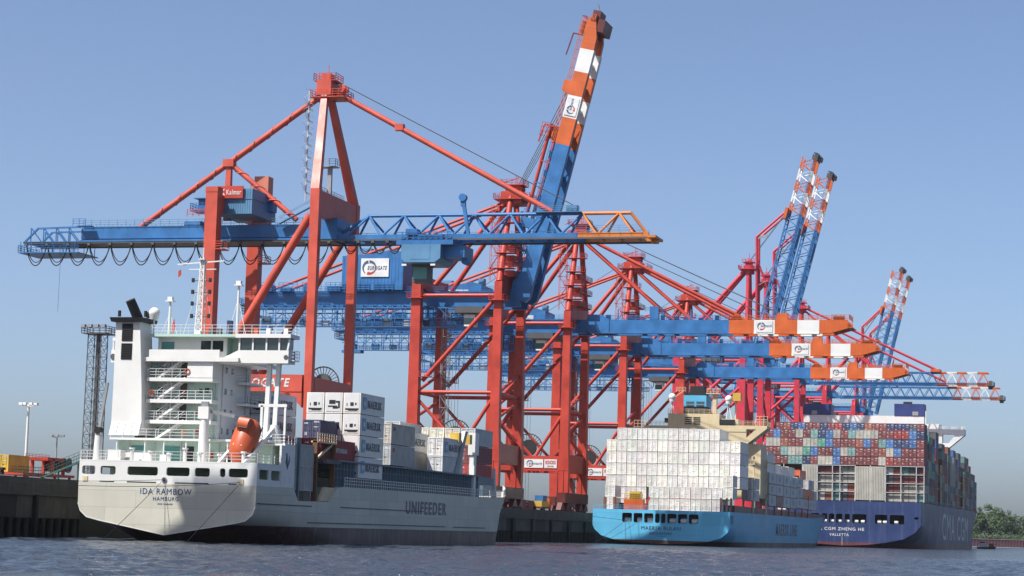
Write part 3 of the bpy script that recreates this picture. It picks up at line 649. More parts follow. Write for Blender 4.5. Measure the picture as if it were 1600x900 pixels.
def crane_truss():
    """nearest crane: dusty red frame, monobox back girder and a triangular lattice boom"""
    t = empty('container_crane', (RAILX,341,G), 'nearest dusty red crane with blue lattice boom ending yellow orange', 'crane', 'red and blue container cranes on the quay')
    yl=9.3; xl=-18.4; R=RED2
    bogies(t,MAROON,(0,xl),yl)
    for s in (-1,1):
        y=s*yl
        mk('leg', MB().post(xl,y,G+4.9,58.3,2.15,2.1,2.15,2.1).box(xl-1.12,xl+1.12,y-1.1,y+1.1,57.6,58.5), R, t)
        mk('leg', MB().post(0,y,G+4.9,24.2,1.2,1.3).post(0,y,24.2,58.0,1.3,1.3,1.6,1.45), R, t)
        pb=mk('portal_beam', MB().box(xl+1.2,-.9,y-.9,y+.9,24.1,26.9).prism([(-3.4,24.1),(-.9,24.1),(-.9,21.5)],1,y-.8,y+.8).prism([(xl+3.6,24.1),(xl+1.2,24.1),(xl+1.2,21.5)],1,y-.8,y+.8), R, t)
        if s<0: lettering('EUROGATE',LETW,pb,(-13.6,y-.93,24.85-G),10.6,1.45,bold=.03,shear=.22)
        br=MB().tube((-.9,y,53.6),(xl+1.6,y,27.4),.72,n=14)
        for k in range(22):
            q=k/22; br.ring((-.9+(xl+2.5)*q,y,53.6-26.2*q),.78,.1,n=8,sq=.1) if False else None
        mk('brace', br, R, t)
        mk('mast_leg', MB().beam((-.1,y,57.6),(-2.3,s*.9,76.6),1.35,1.5,.95,1.05,up=(1,0,0)), R, t)
    mk('cross_girder', MB().box(-.7,.7,-yl+.7,yl-.7,53.6,57.8), R, t)
    mk('cross_girder', MB().box(xl-.8,xl+.8,-yl+1.1,yl-1.1,54.6,57.4), R, t)
    for x in (0,xl): mk('sill_beam', MB().box(x-.7,x+.7,-yl+.85,yl-.85,24.0,26.6), R, t)
    # head of the mast
    hd=MB(); hd.box(-3.6,-1.0,-1.9,1.9,75.2,78.0); hd.box(-4.6,1.6,-2.4,2.4,75.0,75.15); hd.box(-3.2,-1.4,-1,1,78,79.4)
    hd.rail([(-4.6,-2.4,75.15),(1.6,-2.4,75.15),(1.6,2.4,75.15),(-4.6,2.4,75.15),(-4.6,-2.4,75.15)],1.2,1,.08)
    hd.box(-4.2,-.2,-1.8,1.8,78.0,78.12); hd.rail([(-4.2,-1.8,78.1),(-.2,-1.8,78.1),(-.2,1.8,78.1),(-4.2,1.8,78.1),(-4.2,-1.8,78.1)],1.2,.9,.08)
    for y in (-.7,.7): hd.tube((.6,y-.2,76.8),(.6,y+.2,76.8),.7,n=14)
    hd.beam((-2.2,0,79.4),(-2.2,0,81),.1,.1)
    mk('mast_head', hd, R, t)
    # back stays
    node=(-19.9,64.3)
    for a,b,r in (((-3.2,75.8),node,.52),(node,(-36.2,53.2),.5),(node,(-7.0,54.2),.46)):
        sp=MB().tube((a[0],0,a[1]),(b[0],0,b[1]),r,n=14)
        ln=math.hypot(a[0]-b[0],a[1]-b[1]); d=Vector((b[0]-a[0],0,b[1]-a[1])).normalized(); nn=Vector((-d.z,0,d.x)); pts=[]
        for k in range(int(ln/.45)):
            th=k*.72; p=Vector((a[0],0,a[1]))+d*(k*.45); pts.append(tuple(p+nn*math.cos(th)*(r+.05)+Vector((0,1,0))*math.sin(th)*(r+.05)))
        mk('helical_strake',MB().path(pts,.09,4),R,mk('back_stay',sp,R,t))
    mk('stay_post', MB().post(node[0],0,54.2,node[1],1.1,1.0,.9,.8), R, t)
    mk('stay_joint', MB().box(node[0]-1.0,node[0]+1.0,-.7,.7,node[1]-.7,node[1]+.6), R, t)
    mk('hoist_tower', MB().post(-14.6,3,54,62.2,2.6,2.2).box(-16.6,-15.9,1.8,4,59,60.5), paint('pale red box paint',(.6,.2,.13)), t)
    # girder
    g=mk('girder', MB().box(-46.4,.6,-2.2,2.2,50.95,53.05).box(-46.4,.6,-2.0,2.0,50.3,50.95).box(-46.4,.6,-2.6,-2.2,50.25,50.7).box(-46.4,.6,2.2,2.6,50.25,50.7).box(-1.6,1.6,-3.2,3.2,50.4,54.0), BLUE, t)
    mk('trolley_rail', MB().box(-57,55,-3.3,-3.0,50.0,50.3).box(-57,.6,-3.3,3.3,50.15,50.25).box(-57,55,3.0,3.3,50.0,50.3), DGREY, g)
    mk('railing', MB().rail([(-46,-2.5,53.05),(.0,-2.5,53.05)],1.1,1.6,.06).rail([(-46,2.5,53.05),(0,2.5,53.05)],1.1,1.6,.06), BLUE2, g)
    e=MB()
    for s in (-1,1):
        e.bars([(-46.4,s*2.6,53.0),(-54.6,s*2.6,52.8),(-57.2,s*2.6,50.3)],.3); e.beam((-46.4,s*2.6,50.3),(-57.2,s*2.6,50.3),.35,.35)
        for i in range(4):
            x=-46.4-i*2.45; e.beam((x,s*2.6,50.3),(x-2.2,s*2.6,52.9),.18,.18); e.beam((x-2.2,s*2.6,50.3),(x-2.2,s*2.6,52.9),.15,.15)
    e.box(-57.6,-46,-3.9,3.9,48.3,48.45); e.rail([(-46,-3.9,48.45),(-57.6,-3.9,48.45),(-57.6,3.9,48.45)],1.2,1.1,.08)
    for i in range(6):
        for y in (-3.8,3.8): e.beam((-57.2+i*2.1,y,48.4),(-57.2+i*2.1,y,50.3),.1,.1)
    e.box(-46.6,-43.8,-3.8,-2.6,53,53.1); e.rail([(-47.4,-3.6,53.1),(-45,-3.6,53.1)],1.2,1,.08)
    mk('girder_end_truss', e, BLUE, t)
    # lattice boom
    tb=(10.4,16.4,22.6,28.7,34.9,41.1); bmv=MB(); orv=MB()
    zt,zb=54.7,50.75
    top=[6.2]+[6.6+6.17*i for i in range(1,7)]; nodesT=[6.2+6.2*i for i in range(7)]; nodesB=[3.1+6.2*i for i in range(9)]
    def tb_(m,a,b,r): m.tube(a,b,r,n=8)
    bmv.tube((.4,0,51.2),(6.2,0,zt),.33); bmv.tube((6.2,0,zt),(43.4,0,zt),.3,n=10); orv.tube((43.4,0,zt),(51.6,0,zt-.0),.3,n=10); orv.tube((51.6,0,zt),(54.4,0,51.1),.26,n=8)
    dg=[]
    for i in range(8):
        b0=3.1+6.2*i; tp=6.2+6.2*i
        m=bmv if tp<43.6 else orv; mat=BLUE if tp<43.6 else ORANGE2
        for s in (-1,1):
            if tp<52: dg.append((mat,(b0,s*2.6,zb),(tp,0,zt)))
            b1=b0+6.2
            if b1<55: dg.append((BLUE if b1<44 else ORANGE2,(tp if tp<51.6 else 51.6,0,zt),(b1,s*2.6,zb)))
    for s in (-1,1):
        bmv.box(.6,43.4,s*2.6-.3,s*2.6+.3,50.3,51.1); orv.box(43.404,55.2,s*2.6-.3,s*2.6+.3,50.3,51.1)
    for i in range(14):
        x=3.1+i*3.1; bmv.box(x-.12,x+.12,-2.3,2.3,50.5,50.8)
    for x in (46.5,49.6,52.7,55): orv.box(x-.12,x+.12,-2.3,2.3,50.5,50.8)
    orv.box(55,56.4,-3,3,50.2,50.6); orv.box(55.2,56.2,-.8,.8,49.6,50.2)
    boom=mk('boom',bmv,BLUE,t); bo=mk('boom_section',orv,ORANGE2,boom)
    for mat,a,b in dg: mk('diagonal',MB().tube(a,b,.2,n=8),mat,boom)
    mk('boom_walkway',MB().rail([(3,3.2,51.1),(54,3.2,51.1)],1.1,1.6,.06).box(3,54,2.9,3.6,51.0,51.1).rail([(43,-3.2,51.1),(54,-3.2,51.1)],1.1,1.6,.05).rail([(36,-1.2,54.9),(43,-1.2,54.9)],1.0,1.2,.06).box(35.5,43.4,-1.3,1.3,54.8,54.9).box(40.8,42.6,-.9,.9,54.9,56.0),BLUE2,boom)
    mk('buffer_post',MB().beam((24.6,-2.6,51),(23.6,-2.6,56.4),.55,.55).tube((23.5,-3.1,57.2),(23.5,-2.1,57.2),.65,n=12).beam((23.6,-2.6,55.8),(23.5,-2.6,57.2),.8,.6),BLUE,boom)
    mk('fore_stay', MB().tube((-1.4,0,76.6),(38.2,0,55.0),.46,n=12).box(10.3,11.8,-.55,.55,69.3,70.4), R, t)
    mk('hoist_rope', MB().tube((.6,-.7,77.5),(42,-.6,56),.07,n=5).tube((.6,.7,77.5),(42,.6,56),.07,n=5), DGREY, t)
    # machine house with sign
    h=MB(); h.box(-19.6,-12.6,-6.5,4.0,54.4,58.7); h.box(-19.7,-12.5,-6.6,4.1,56.9,57.0)
    for i in range(17): xx=-19.4+i*.42; h.box(xx,xx+.05,-6.55,-6.5,54.6,58.5)
    mh=mk('machine_house',h,BLUE2,t)
    sb=mk('sign_board',MB().box(-18.9,-14.2,-6.95,-6.7,57.0,59.1),LOGOR,mh)
    lettering('K',LETW,sb,(-18.2,-6.98,57.5-G),.8,1.1,bold=.04); lettering('Kalmar',LETW,sb,(-17.2,-6.98,57.6-G),2.7,.85,bold=.02)
    mk('wall_unit',MB().box(-12.6,-11.8,.5,2.6,55.8,57.6),BLUE,mh)
    w=MB(); w.box(-24.6,-20.2,-5,-1,55.2,55.35); w.rail([(-24.6,-5,55.35),(-20.2,-5,55.35)],1.2,1,.08); w.rail([(-24.6,-1,55.35),(-24.6,-5,55.35)],1.2,1,.08); w.box(-23.6,-20.6,-4,0,55.4,57.4); w.box(-24.2,-20,-4.6,.5,57.4,57.55); w.box(-27,-24,-2,2,53.05,53.9)
    mk('winch_cabin',w,BLUE,t)
    mk('winch_railing',MB().rail([(-25,-5.4,54.2),(-19.5,-5.4,54.2)],1.2,1,.09),R,t)
    # trolley and cab
    tr=MB(); tr.box(12.5,22.4,-4.0,4.0,49.2,50.0); tr.rail([(12.5,-4,50),(22.4,-4,50)],1.3,.9,.1); tr.box(15,20.5,-3.6,3.6,50,50.9); tr.box(14,16,-3.8,-2,50.9,51.9)
    for x in (13.5,16,19,21.5): tr.tube((x,-3.4,50.3),(x,-2.9,50.3),.4,n=10)
    tr.box(20,24,-2.5,2.5,47.2,49.2); tr.tube((23.6,-1,46.8),(23.6,1,46.8),.6,n=10)
    tro=mk('trolley',tr,BLUE,t)
    hb=MB().prism([(13.6,49.2),(20.4,49.2),(20.4,46.9),(19.4,46.2),(14.2,46.2),(13.6,46.8)],1,-4.4,3.6); mk('hoist_house',hb,BLUE2,tro)
    mk('hoist_panel',MB().box(15.2,18.6,-4.44,-4.4,46.7,48.9),BLUE2,tro)
    mk('floodlight',MB().box(13.8,14.6,-4.6,-4.2,45.6,45.9),LETW,tro); mk('floodlight',MB().box(18.8,19.6,-4.6,-4.2,45.6,45.9),LETW,tro)
    cb=mk('operator_cab',MB().box(14.6,17.4,-1.4,1.2,43.2,46.0).box(14.4,17.6,-1.6,1.4,46.0,46.2),DGREY,t); mk('cab_window',MB().box(14.8,17.2,-1.46,-1.4,43.7,45.7),GGLASS,cb)
    # festoon loops under the girder
    x=-56.3
    while x < 12.5:
        w=4.05 if x<0 else 2.6
        for k,(dep,yy) in enumerate(((3.9 if x<0 else 2.2,-3.5),(3.3 if x<0 else 1.8,-3.3))):
            pts=[]
            for i in range(13):
                q=i/12; pts.append((x+w*q, yy, 50.0-dep*(1-(2*q-1)**2)**.8*(1 if True else 0)))
            mk('festoon_cable',MB().path(pts,.10 if k==0 else .08,5),RUBBER,t)
        mk('cable_carrier',MB().box(x-.25,x+.25,-3.7,-3.1,49.6,50.05),DGREY,t)
        x+=w
    # access
    sp=MB(); z=58.5; 
    sp.tube((-4.4,-3.0,57),(-4.4,-3.0,76),.13,n=8)
    for i in range(140):
        a=i*.38; zz=58+i*.125; sp.beam((-4.4,-3,zz),(-4.4+math.cos(a)*.8,-3+math.sin(a)*.8,zz),.16,.03); 
        b=(i+1)*.38; sp.beam((-4.4+math.cos(a)*.88,-3+math.sin(a)*.88,zz+1),(-4.4+math.cos(b)*.88,-3+math.sin(b)*.88,zz+1.12),.04,.04)
    mk('spiral_stair',sp,LGREY,t)
    ps=MB(); ps.post(-.5,-2,57.8,62.8,.7,.6); ps.box(-2.6,.8,-3,-1,62.8,62.95); ps.rail([(-2.6,-3,62.95),(.8,-3,62.95),(.8,-1,62.95)],1.2,.9,.07); ps.rail([(-.8,-6,57.9),(-.8,6,57.9)],1.1,1.2,.07)
    mk('mast_platform',ps,GREY,t)
    lf=MB().beam((-9,-3,53.1),(-2,-3,56.6),.8,.12); lf.beam((-9,-3.4,54.2),(-2,-3.4,57.7),.07,.07); lf.beam((-9,-2.6,54.2),(-2,-2.6,57.7),.07,.07); mk('access_stair',lf,BLUE2,t)
    for y in (-yl,yl):
        p=MB().box(xl+1.2,xl+2.6,y-1.4,y+1.2,47.8,47.95); p.rail([(xl+1.2,y-1.4,47.95),(xl+2.6,y-1.4,47.95),(xl+2.6,y+1.2,47.95)],1.2,.8,.09); mk('access_platform',p,R,t)
    reel(t,-3.6,26.6,2.9,yl-2.6,DGREY)
    mk('trolley_rope',MB().tube((-49.5,-3.5,50),(-49.5,-3.5,38),.03,n=4),DGREY,t)
    return t
crane_truss()

def crane_tall(Y,label,raised=None):
    """big crimson crane with a square lattice boom"""
    t=empty('container_crane',(RAILX,Y,G),label,'crane','tall crimson cranes farther along the quay')
    yl=9; xl=-24; H=69.6; hx,hz=5.5,68.2
    bogies(t,PINK,(0,xl),yl)
    for s in (-1,1):
        y=s*yl
        for x in (0,xl): mk('leg',MB().post(x,y,G+4.9,H,2.3,2.0,2.1,1.9),PINK,t)
        mk('portal_beam',MB().box(xl+1.2,-1.2,y-.8,y+.8,22,25.5),PINK,t)
        for a,b,r in (((-1,64),(xl+1.2,44),.6),((xl+1.2,43),(-1,43),.5),((xl+1.2,41),(-12.5,25.4),.5),((-1,41),(-11.5,25.4),.5),((xl+1,66),(-1,66),.5),((xl+1,63),(-12,52.6),.45)): mk('brace',MB().tube((a[0],y,a[1]),(b[0],y,b[1]),r,n=10),PINK,t)
        mk('mast_leg',MB().tube((.4,s*4.5,H),(.2,s*1.2,97.5),.85,.75,12),PINK,t)
        mk('back_stay',MB().tube((-.8,s*1.4,98),(-25,s*4,70),.72,n=12),PINK,t)
        mk('girder',MB().box(-52,4.5,s*4-.6,s*4+.6,66.6,69.4),BLUE,t)
        mk('mast_brace',MB().tube((.4,s*yl,H-2),(.4,s*2.4,84),.5,n=10),PINK,t)
    for x in (0,xl):
        mk('cross_girder',MB().box(x-.9,x+.9,-yl+1,yl-1,69.4,72.4),PINK,t); mk('sill_beam',MB().box(x-.8,x+.8,-yl+1,yl-1,21.6,25.6),PINK,t)
        mk('brace',MB().tube((x,-yl+1,27),(x,yl-1,42),.42,n=8),PINK,t); mk('brace',MB().tube((x,yl-1,44),(x,-yl+1,60),.42,n=8),PINK,t)
    hd=MB(); hd.tube((.2,0,96.5),(.2,0,99.5),2.0,n=12); hd.box(-3.2,3.4,-3.2,3.2,98.0,98.2); hd.rail([(-3.2,-3.2,98.2),(3.4,-3.2,98.2),(3.4,3.2,98.2),(-3.2,3.2,98.2),(-3.2,-3.2,98.2)],1.3,1.1,.12); hd.box(-1,1.4,-1,1,99.5,101.2); hd.beam((.2,0,101),(.2,0,104),.2,.2); hd.box(-2,2.4,-2,2,100.6,100.75); hd.rail([(-2,-2,100.75),(2.4,-2,100.75)],1.1,1,.12)
    mk('mast_head',hd,PINK,t)
    mh=mk('machine_house',MB().box(-42,-27,-5,5,69.6,76.5).box(-42.2,-26.8,-5.2,5.2,76.5,76.8),BLUE,t)
    mk('house_door',MB().box(-38,-36.6,-5.1,-5,70,72.6),BLUE2,mh)
    wk=MB(); wk.rail([(-54,-5.2,69.4),(4,-5.2,69.4)],1.2,2,.1); wk.box(-54,-44,-5.6,5.6,66.0,66.3); wk.rail([(-54,-5.6,66.3),(-44,-5.6,66.3)],1.3,1.4,.1)
    for i in range(20): wk.beam((-52+i*2.2,-5.2,66.5),(-52+i*2.2,-5.2,62.4),.16,.16)
    wk.box(-54,-9,-5.8,-4.6,62.2,62.4); wk.rail([(-54,-5.8,62.4),(-9,-5.8,62.4)],1.1,2,.1)
    mk('service_walkway',wk,BLUE,t)
    mk('trolley',MB().box(-16,-9,-4.6,4.6,64.6,66.3).box(-15,-12,-4.4,-1.6,60.6,64),DGREY,t)
    stair_tower(t,xl+3.6,3,G+1,66,GREY,1.0)
    # lattice boom
    ang=0 if raised is None else math.radians(raised); first=[None]
    def part(nm,mb,mat,par):
        o=mb.build(nm,mat,par,(hx,0,hz))
        if par is t: pivot(o,hx,hz,ang)
        return o
    def lat(a,b,off=0):
        m=MB(); n=max(1,round((b-a)/4.1)); d=(b-a)/n
        for sy in (-1,1):
            m.box(a,b,sy*3.2-.42,sy*3.2+.42,66.4,67.5); m.box(a,b,sy*2.6-.22,sy*2.6+.22,71.4,71.9)
            for i in range(n):
                x0=a+d*i; x1=x0+d
                m.beam((x0,sy*3.2,67.4),(x0+d/2,sy*2.6,71.5),.26,.26); m.beam((x0+d/2,sy*2.6,71.5),(x1,sy*3.2,67.4),.26,.26)
        for i in range(n):
            x0=a+d*i; m.beam((x0,-3.2,67),(x0,3.2,67),.25,.25); m.beam((x0,-2.6,71.6),(x0+d,2.6,71.6),.2,.2); m.beam((x0,-2.6,71.6),(x0,2.6,71.6),.2,.2)
        return m
    boom=part('boom',lat(hx,56.5).box(hx,56.5,-3.7,-2.9,66.2,66.4),BLUE,t)
    for a,b,m in ((56.5,60.4,ORANGE),(60.4,64.6,WHITE),(64.6,68.6,ORANGE),(68.6,72.8,WHITE),(72.8,77.2,ORANGE)): part('boom_section',lat(a+.01,b-.01),m,boom)
    en=MB(); en.box(76.8,79.4,-4,4,66.2,66.5); en.rail([(76.8,-4,66.5),(79.4,-4,66.5),(79.4,4,66.5)],1.4,1,.14); en.box(77.2,78.8,-2.6,2.6,65.2,66.2); en.box(77.4,78.8,-3,-1,66.5,68.4)
    part('boom_end_platform',en,DGREY,boom); part('stay_bracket',MB().box(54,58,-3.4,3.4,71.9,73),ORANGE,boom)
    wr=MB(); wr.rail([(8,-3.9,66.6),(76,-3.9,66.6)],1.1,2.4,.09); part('boom_walkway',wr,BLUE,boom)
    def bp(x,z):
        dx,dz=x-hx,z-hz; return (hx+dx*math.cos(ang)-dz*math.sin(ang), hz+dx*math.sin(ang)+dz*math.cos(ang))
    if raised is None:
        for s in (-1,1):
            mk('fore_stay',MB().tube((.8,s*1.4,99),(56,s*2.8,73),.42,n=8),PINK,t); mk('inner_fore_stay',MB().tube((.8,s*1.4,98),(32,s*2.8,72),.4,n=8),PINK,t)
        mk('stay_strut',MB().tube((28,0,72),(30,0,84.4),.3,n=8),PINK,t)
    else:
        e=bp(56,73); m_=bp(28,72); q=(3.2,109.8)
        for s in (-1,1):
            mk('fore_stay',MB().tube((e[0],s*2.6,e[1]),(q[0],s*2.4,q[1]),.42,n=8),PINK,t)
            mk('fore_stay_link',MB().tube((q[0],s*2.4,q[1]),(3.6,s*2.2,78),.5,n=8),PINK,t)
            mk('inner_fore_stay',MB().tube((q[0]-.2,s*1.6,q[1]-8),(m_[0],s*2.2,m_[1]),.2,n=8),PINK,t)
        mk('stay_frame',MB().beam((q[0],-2.4,q[1]-.5),(e[0]-6,-2.4,q[1]+.5),.25,.9).beam((3.4,-2.2,92),(m_[0],-2.2,94),.2,.2),GREY,t)
        mk('hoist_rope',MB().tube((.2,-.6,101),(e[0],-.6,e[1]),.09,n=4).tube((.2,.6,101),(e[0],.6,e[1]),.09,n=4),DGREY,t)
    return t
crane_tall(764,'tall crimson crane with raised lattice boom, leftmost and tallest of the raised pair',76)
crane_tall(804,'tall crimson crane with raised lattice boom, right one of the taller raised pair',76)
crane_tall(898,'crimson crane with lowered lattice boom, upper of the two at far right')
crane_tall(985,'crimson crane with lowered lattice boom, lower of the two at far right')
crane_tall(1095,'distant crimson crane with raised lattice boom, left one of the far raised pair',77)
crane_tall(1131,'distant crimson crane with raised lattice boom, right one of the far raised pair',77)
# ------------------------------------------------------------------ containers
_cm = {}
def cont_mesh(L, H, kind, mat=None):
    """kind: dry / reefer / plain; with doors at the y=0 end"""
    key = (round(L,2), round(H,2), kind)
    if key in _cm: return _cm[key]
    m = MB(); w = 1.17; p = .16
    for sx in (-1,1):
        for y in (0, L-p): m.box(min(sx*w,sx*(w-p)),max(sx*w,sx*(w-p)),y,y+p,0,H)
        for z in (0,H-.14): m.box(min(sx*w,sx*(w-.12)),max(sx*w,sx*(w-.12)),p,L-p,z,z+.14)
        if kind == 'dry':
            n = int((L-2*p)/.5); d = (L-2*p)/n; k = len(m.v)
            prof = []
            for i in range(n):
                y0 = p+d*i
                prof += [(0,y0),(0,y0+d*.3),(1,y0+d*.5),(1,y0+d*.8)]
            prof.append((0,L-p))
            for dp,y in prof:
                x = sx*(w-.02-.07*dp); m.v += [(x,y,.14),(x,y,H-.14)]
            for i in range(len(prof)-1):
                a=k+2*i; m.f.append((a,a+2,a+3,a+1) if sx>0 else (a,a+1,a+3,a+2))
        else:
            m.box(min(sx*(w-.03),sx*(w-.1)),max(sx*(w-.03),sx*(w-.1)),p,L-p,.14,H-.14)
    m.box(-w+.05,w-.05,.04,L-.04,H-.09,H-.03); m.box(-w+.12,w-.12,.1,L-.1,.02,.12); m.box(-w+.16,w-.16,L-.1,L-.04,.12,H-.1)
    for z in (0,H-.14): m.box(-w+p,w-p,0,.12,z,z+.14)
    if kind != 'body':
        for sx in (-1,1):
            x0=min(sx*.03,sx*1.05); m.box(x0,x0+1.02,.05,.1,.15,H-.15)
            for xx in (.25,.8): m.tube((sx*xx,.03,.05),(sx*xx,.03,H-.05),.035,n=5)
            for z in (.55,1.1,1.75,2.3): m.box(x0+.06,x0+.96,.03,.05,z,z+.05)
        m.slot(1); m.box(-.035,.035,.035,.12,.1,H-.1)
        for sx in (-1,1): m.box(min(sx*1.03,sx*1.07),max(sx*1.03,sx*1.07),.06,.13,.1,H-.1)
        m.box(-1.05,1.05,.06,.13,H-.19,H-.14); m.box(-.32,-.2,.0,.05,.98,1.1); m.box(.18,.5,.0,.04,1.02,1.08)
        if kind == 'dry': m.slot(2); m.box(-.98,-.5,.02,.05,1.92,2.1); m.box(.3,1.0,.02,.05,2.1,2.36); m.box(.32,.9,.02,.05,1.5,1.62); m.box(-.9,-.6,.02,.05,.5,.9)
    me = m.mesh('container', [CONT if kind == 'dry' else CONTP, RUBBER, LETF]); _cm[key] = me; return me
GREYC=(.40,.38,.33); WHC=(.63,.62,.58); MARC=(.19,.06,.058); REDC=(.36,.06,.05); BRNC=(.28,.10,.065); NAVC=(.045,.06,.13); BLUC=(.07,.16,.36); TEAC=(.17,.31,.29); GRNC=(.09,.27,.20); DKC=(.10,.11,.12); CRMC=(.62,.57,.45); LGC=(.5,.5,.48); ORGC=(.5,.12,.05)
CN={'w':('white',WHC),'g':('beige grey',GREYC),'m':('maroon',MARC),'r':('red',REDC),'b':('blue',BLUC),'n':('navy',NAVC),'t':('teal',TEAC),'e':('green',GRNC),'o':('rust brown',BRNC),'d':('dark grey',DKC),'l':('light grey',LGC),'c':('cream',CRMC)}
def vary(c,k=.12):
    f=1+rnd.uniform(-k,k); return tuple(max(0,x*f*(1+rnd.uniform(-.03,.03))) for x in c)
ncont=[0]
def container(X,Y,Z,L,H,kind,color,label,group,parts=False):
    """top-level container, X = centre, Y = aft end, Z = bottom"""
    o = link('container', cont_mesh(L,H,kind if not parts else ('dry' if kind=='dry' else 'plain')), None, color)
    o.location=(X,Y,Z); tag(o,label,'container',group); ncont[0]+=1; return o
def star(mb,c,r,n=7,axis=0):
    pts=[]
    for i in range(2*n):
        a=math.pi*i/n+math.pi/2; q=r if i%2==0 else r*.45; pts.append((c[1]+math.cos(a)*q,c[2]+math.sin(a)*q))
    k=len(mb.v); mb.v.append(c); mb.v+=[(c[0],p[0],p[1]) for p in pts]
    for i in range(2*n): mb.f.append((k,k+1+i,k+1+(i+1)%(2*n)))
    return mb
def maersk_side(o,L,H,star_only=False):
    s=MB().box(1.17,1.195,L*.10,L*.24,H*.22,H*.80); so=s.build('logo_panel',LOGOB,o)
    star(MB(),(1.202,L*.17,H*.5),L*.055).build('star',LETW,so)
    if not star_only: lettering('MAERSK',LETG,o,(1.197,L*.29,H*.30),L*.58,H*.38,'+x',bold=.012)
def reefer_face(o,H,style):
    f=MB().box(-1.0,1.0,-.03,.05,H*.08,H*.95); u=f.build('refrigeration_unit',LETW,o)
    d=MB()
    if style==0: d.box(-.22,.22,-.06,-.03,H*.36,H*.52); d.box(.42,.6,-.06,-.03,H*.4,H*.5); d.box(-.72,-.62,-.06,-.03,H*.36,H*.48); d.box(-.9,.9,-.06,-.03,H*.17,H*.24); d.box(-.5,.75,-.06,-.03,H*.13,H*.17)
    else: d.box(-.6,.25,-.06,-.03,H*.44,H*.62); d.box(.3,.85,-.06,-.03,H*.5,H*.58); d.box(.62,.85,-.06,-.03,H*.25,H*.5); d.box(-.75,.5,-.06,-.03,H*.30,H*.36); d.box(-.1,.6,-.06,-.03,H*.22,H*.3)
    d.build('grille',BLACK,u)
# ------------------------------------------------------------------ hull loft
def hull(name, stations, mat, parent, zd):
    """stations: (y, [(x,z) or (x,z,y)...]) half sections keel to side; zd(y) = deck edge height"""
    m=MB(); rows=[]
    for y,pts in stations:
        row=[]
        P=[(p[0],p[2] if len(p)>2 else y,p[1]) for p in pts]
        P[-1]=(P[-1][0],P[-1][1],zd(P[-1][1]))
        for x,yy,z in reversed(P): row.append((-x,yy,z))
        row+= [(x,yy,z) for x,yy,z in P[1:]]
        rows.append(row)
    n=len(rows[0])
    for r in rows: m.v+=r
    for j in range(len(rows)-1):
        a=j*n; b=a+n
        for i in range(n-1): m.f.append((a+i,a+i+1,b+i+1,b+i))
        m.f.append((a,b,b+n-1,a+n-1))
    m.f.append(tuple(reversed(range(n))))
    return m.build(name,mat,parent)
def lin(pts):
    def f(y):
        for (a,u),(b,v) in zip(pts,pts[1:]):
            if y<=b: return u+(v-u)*max(0,(y-a))/(b-a) if b>a else v
        return pts[-1][1]
    return f
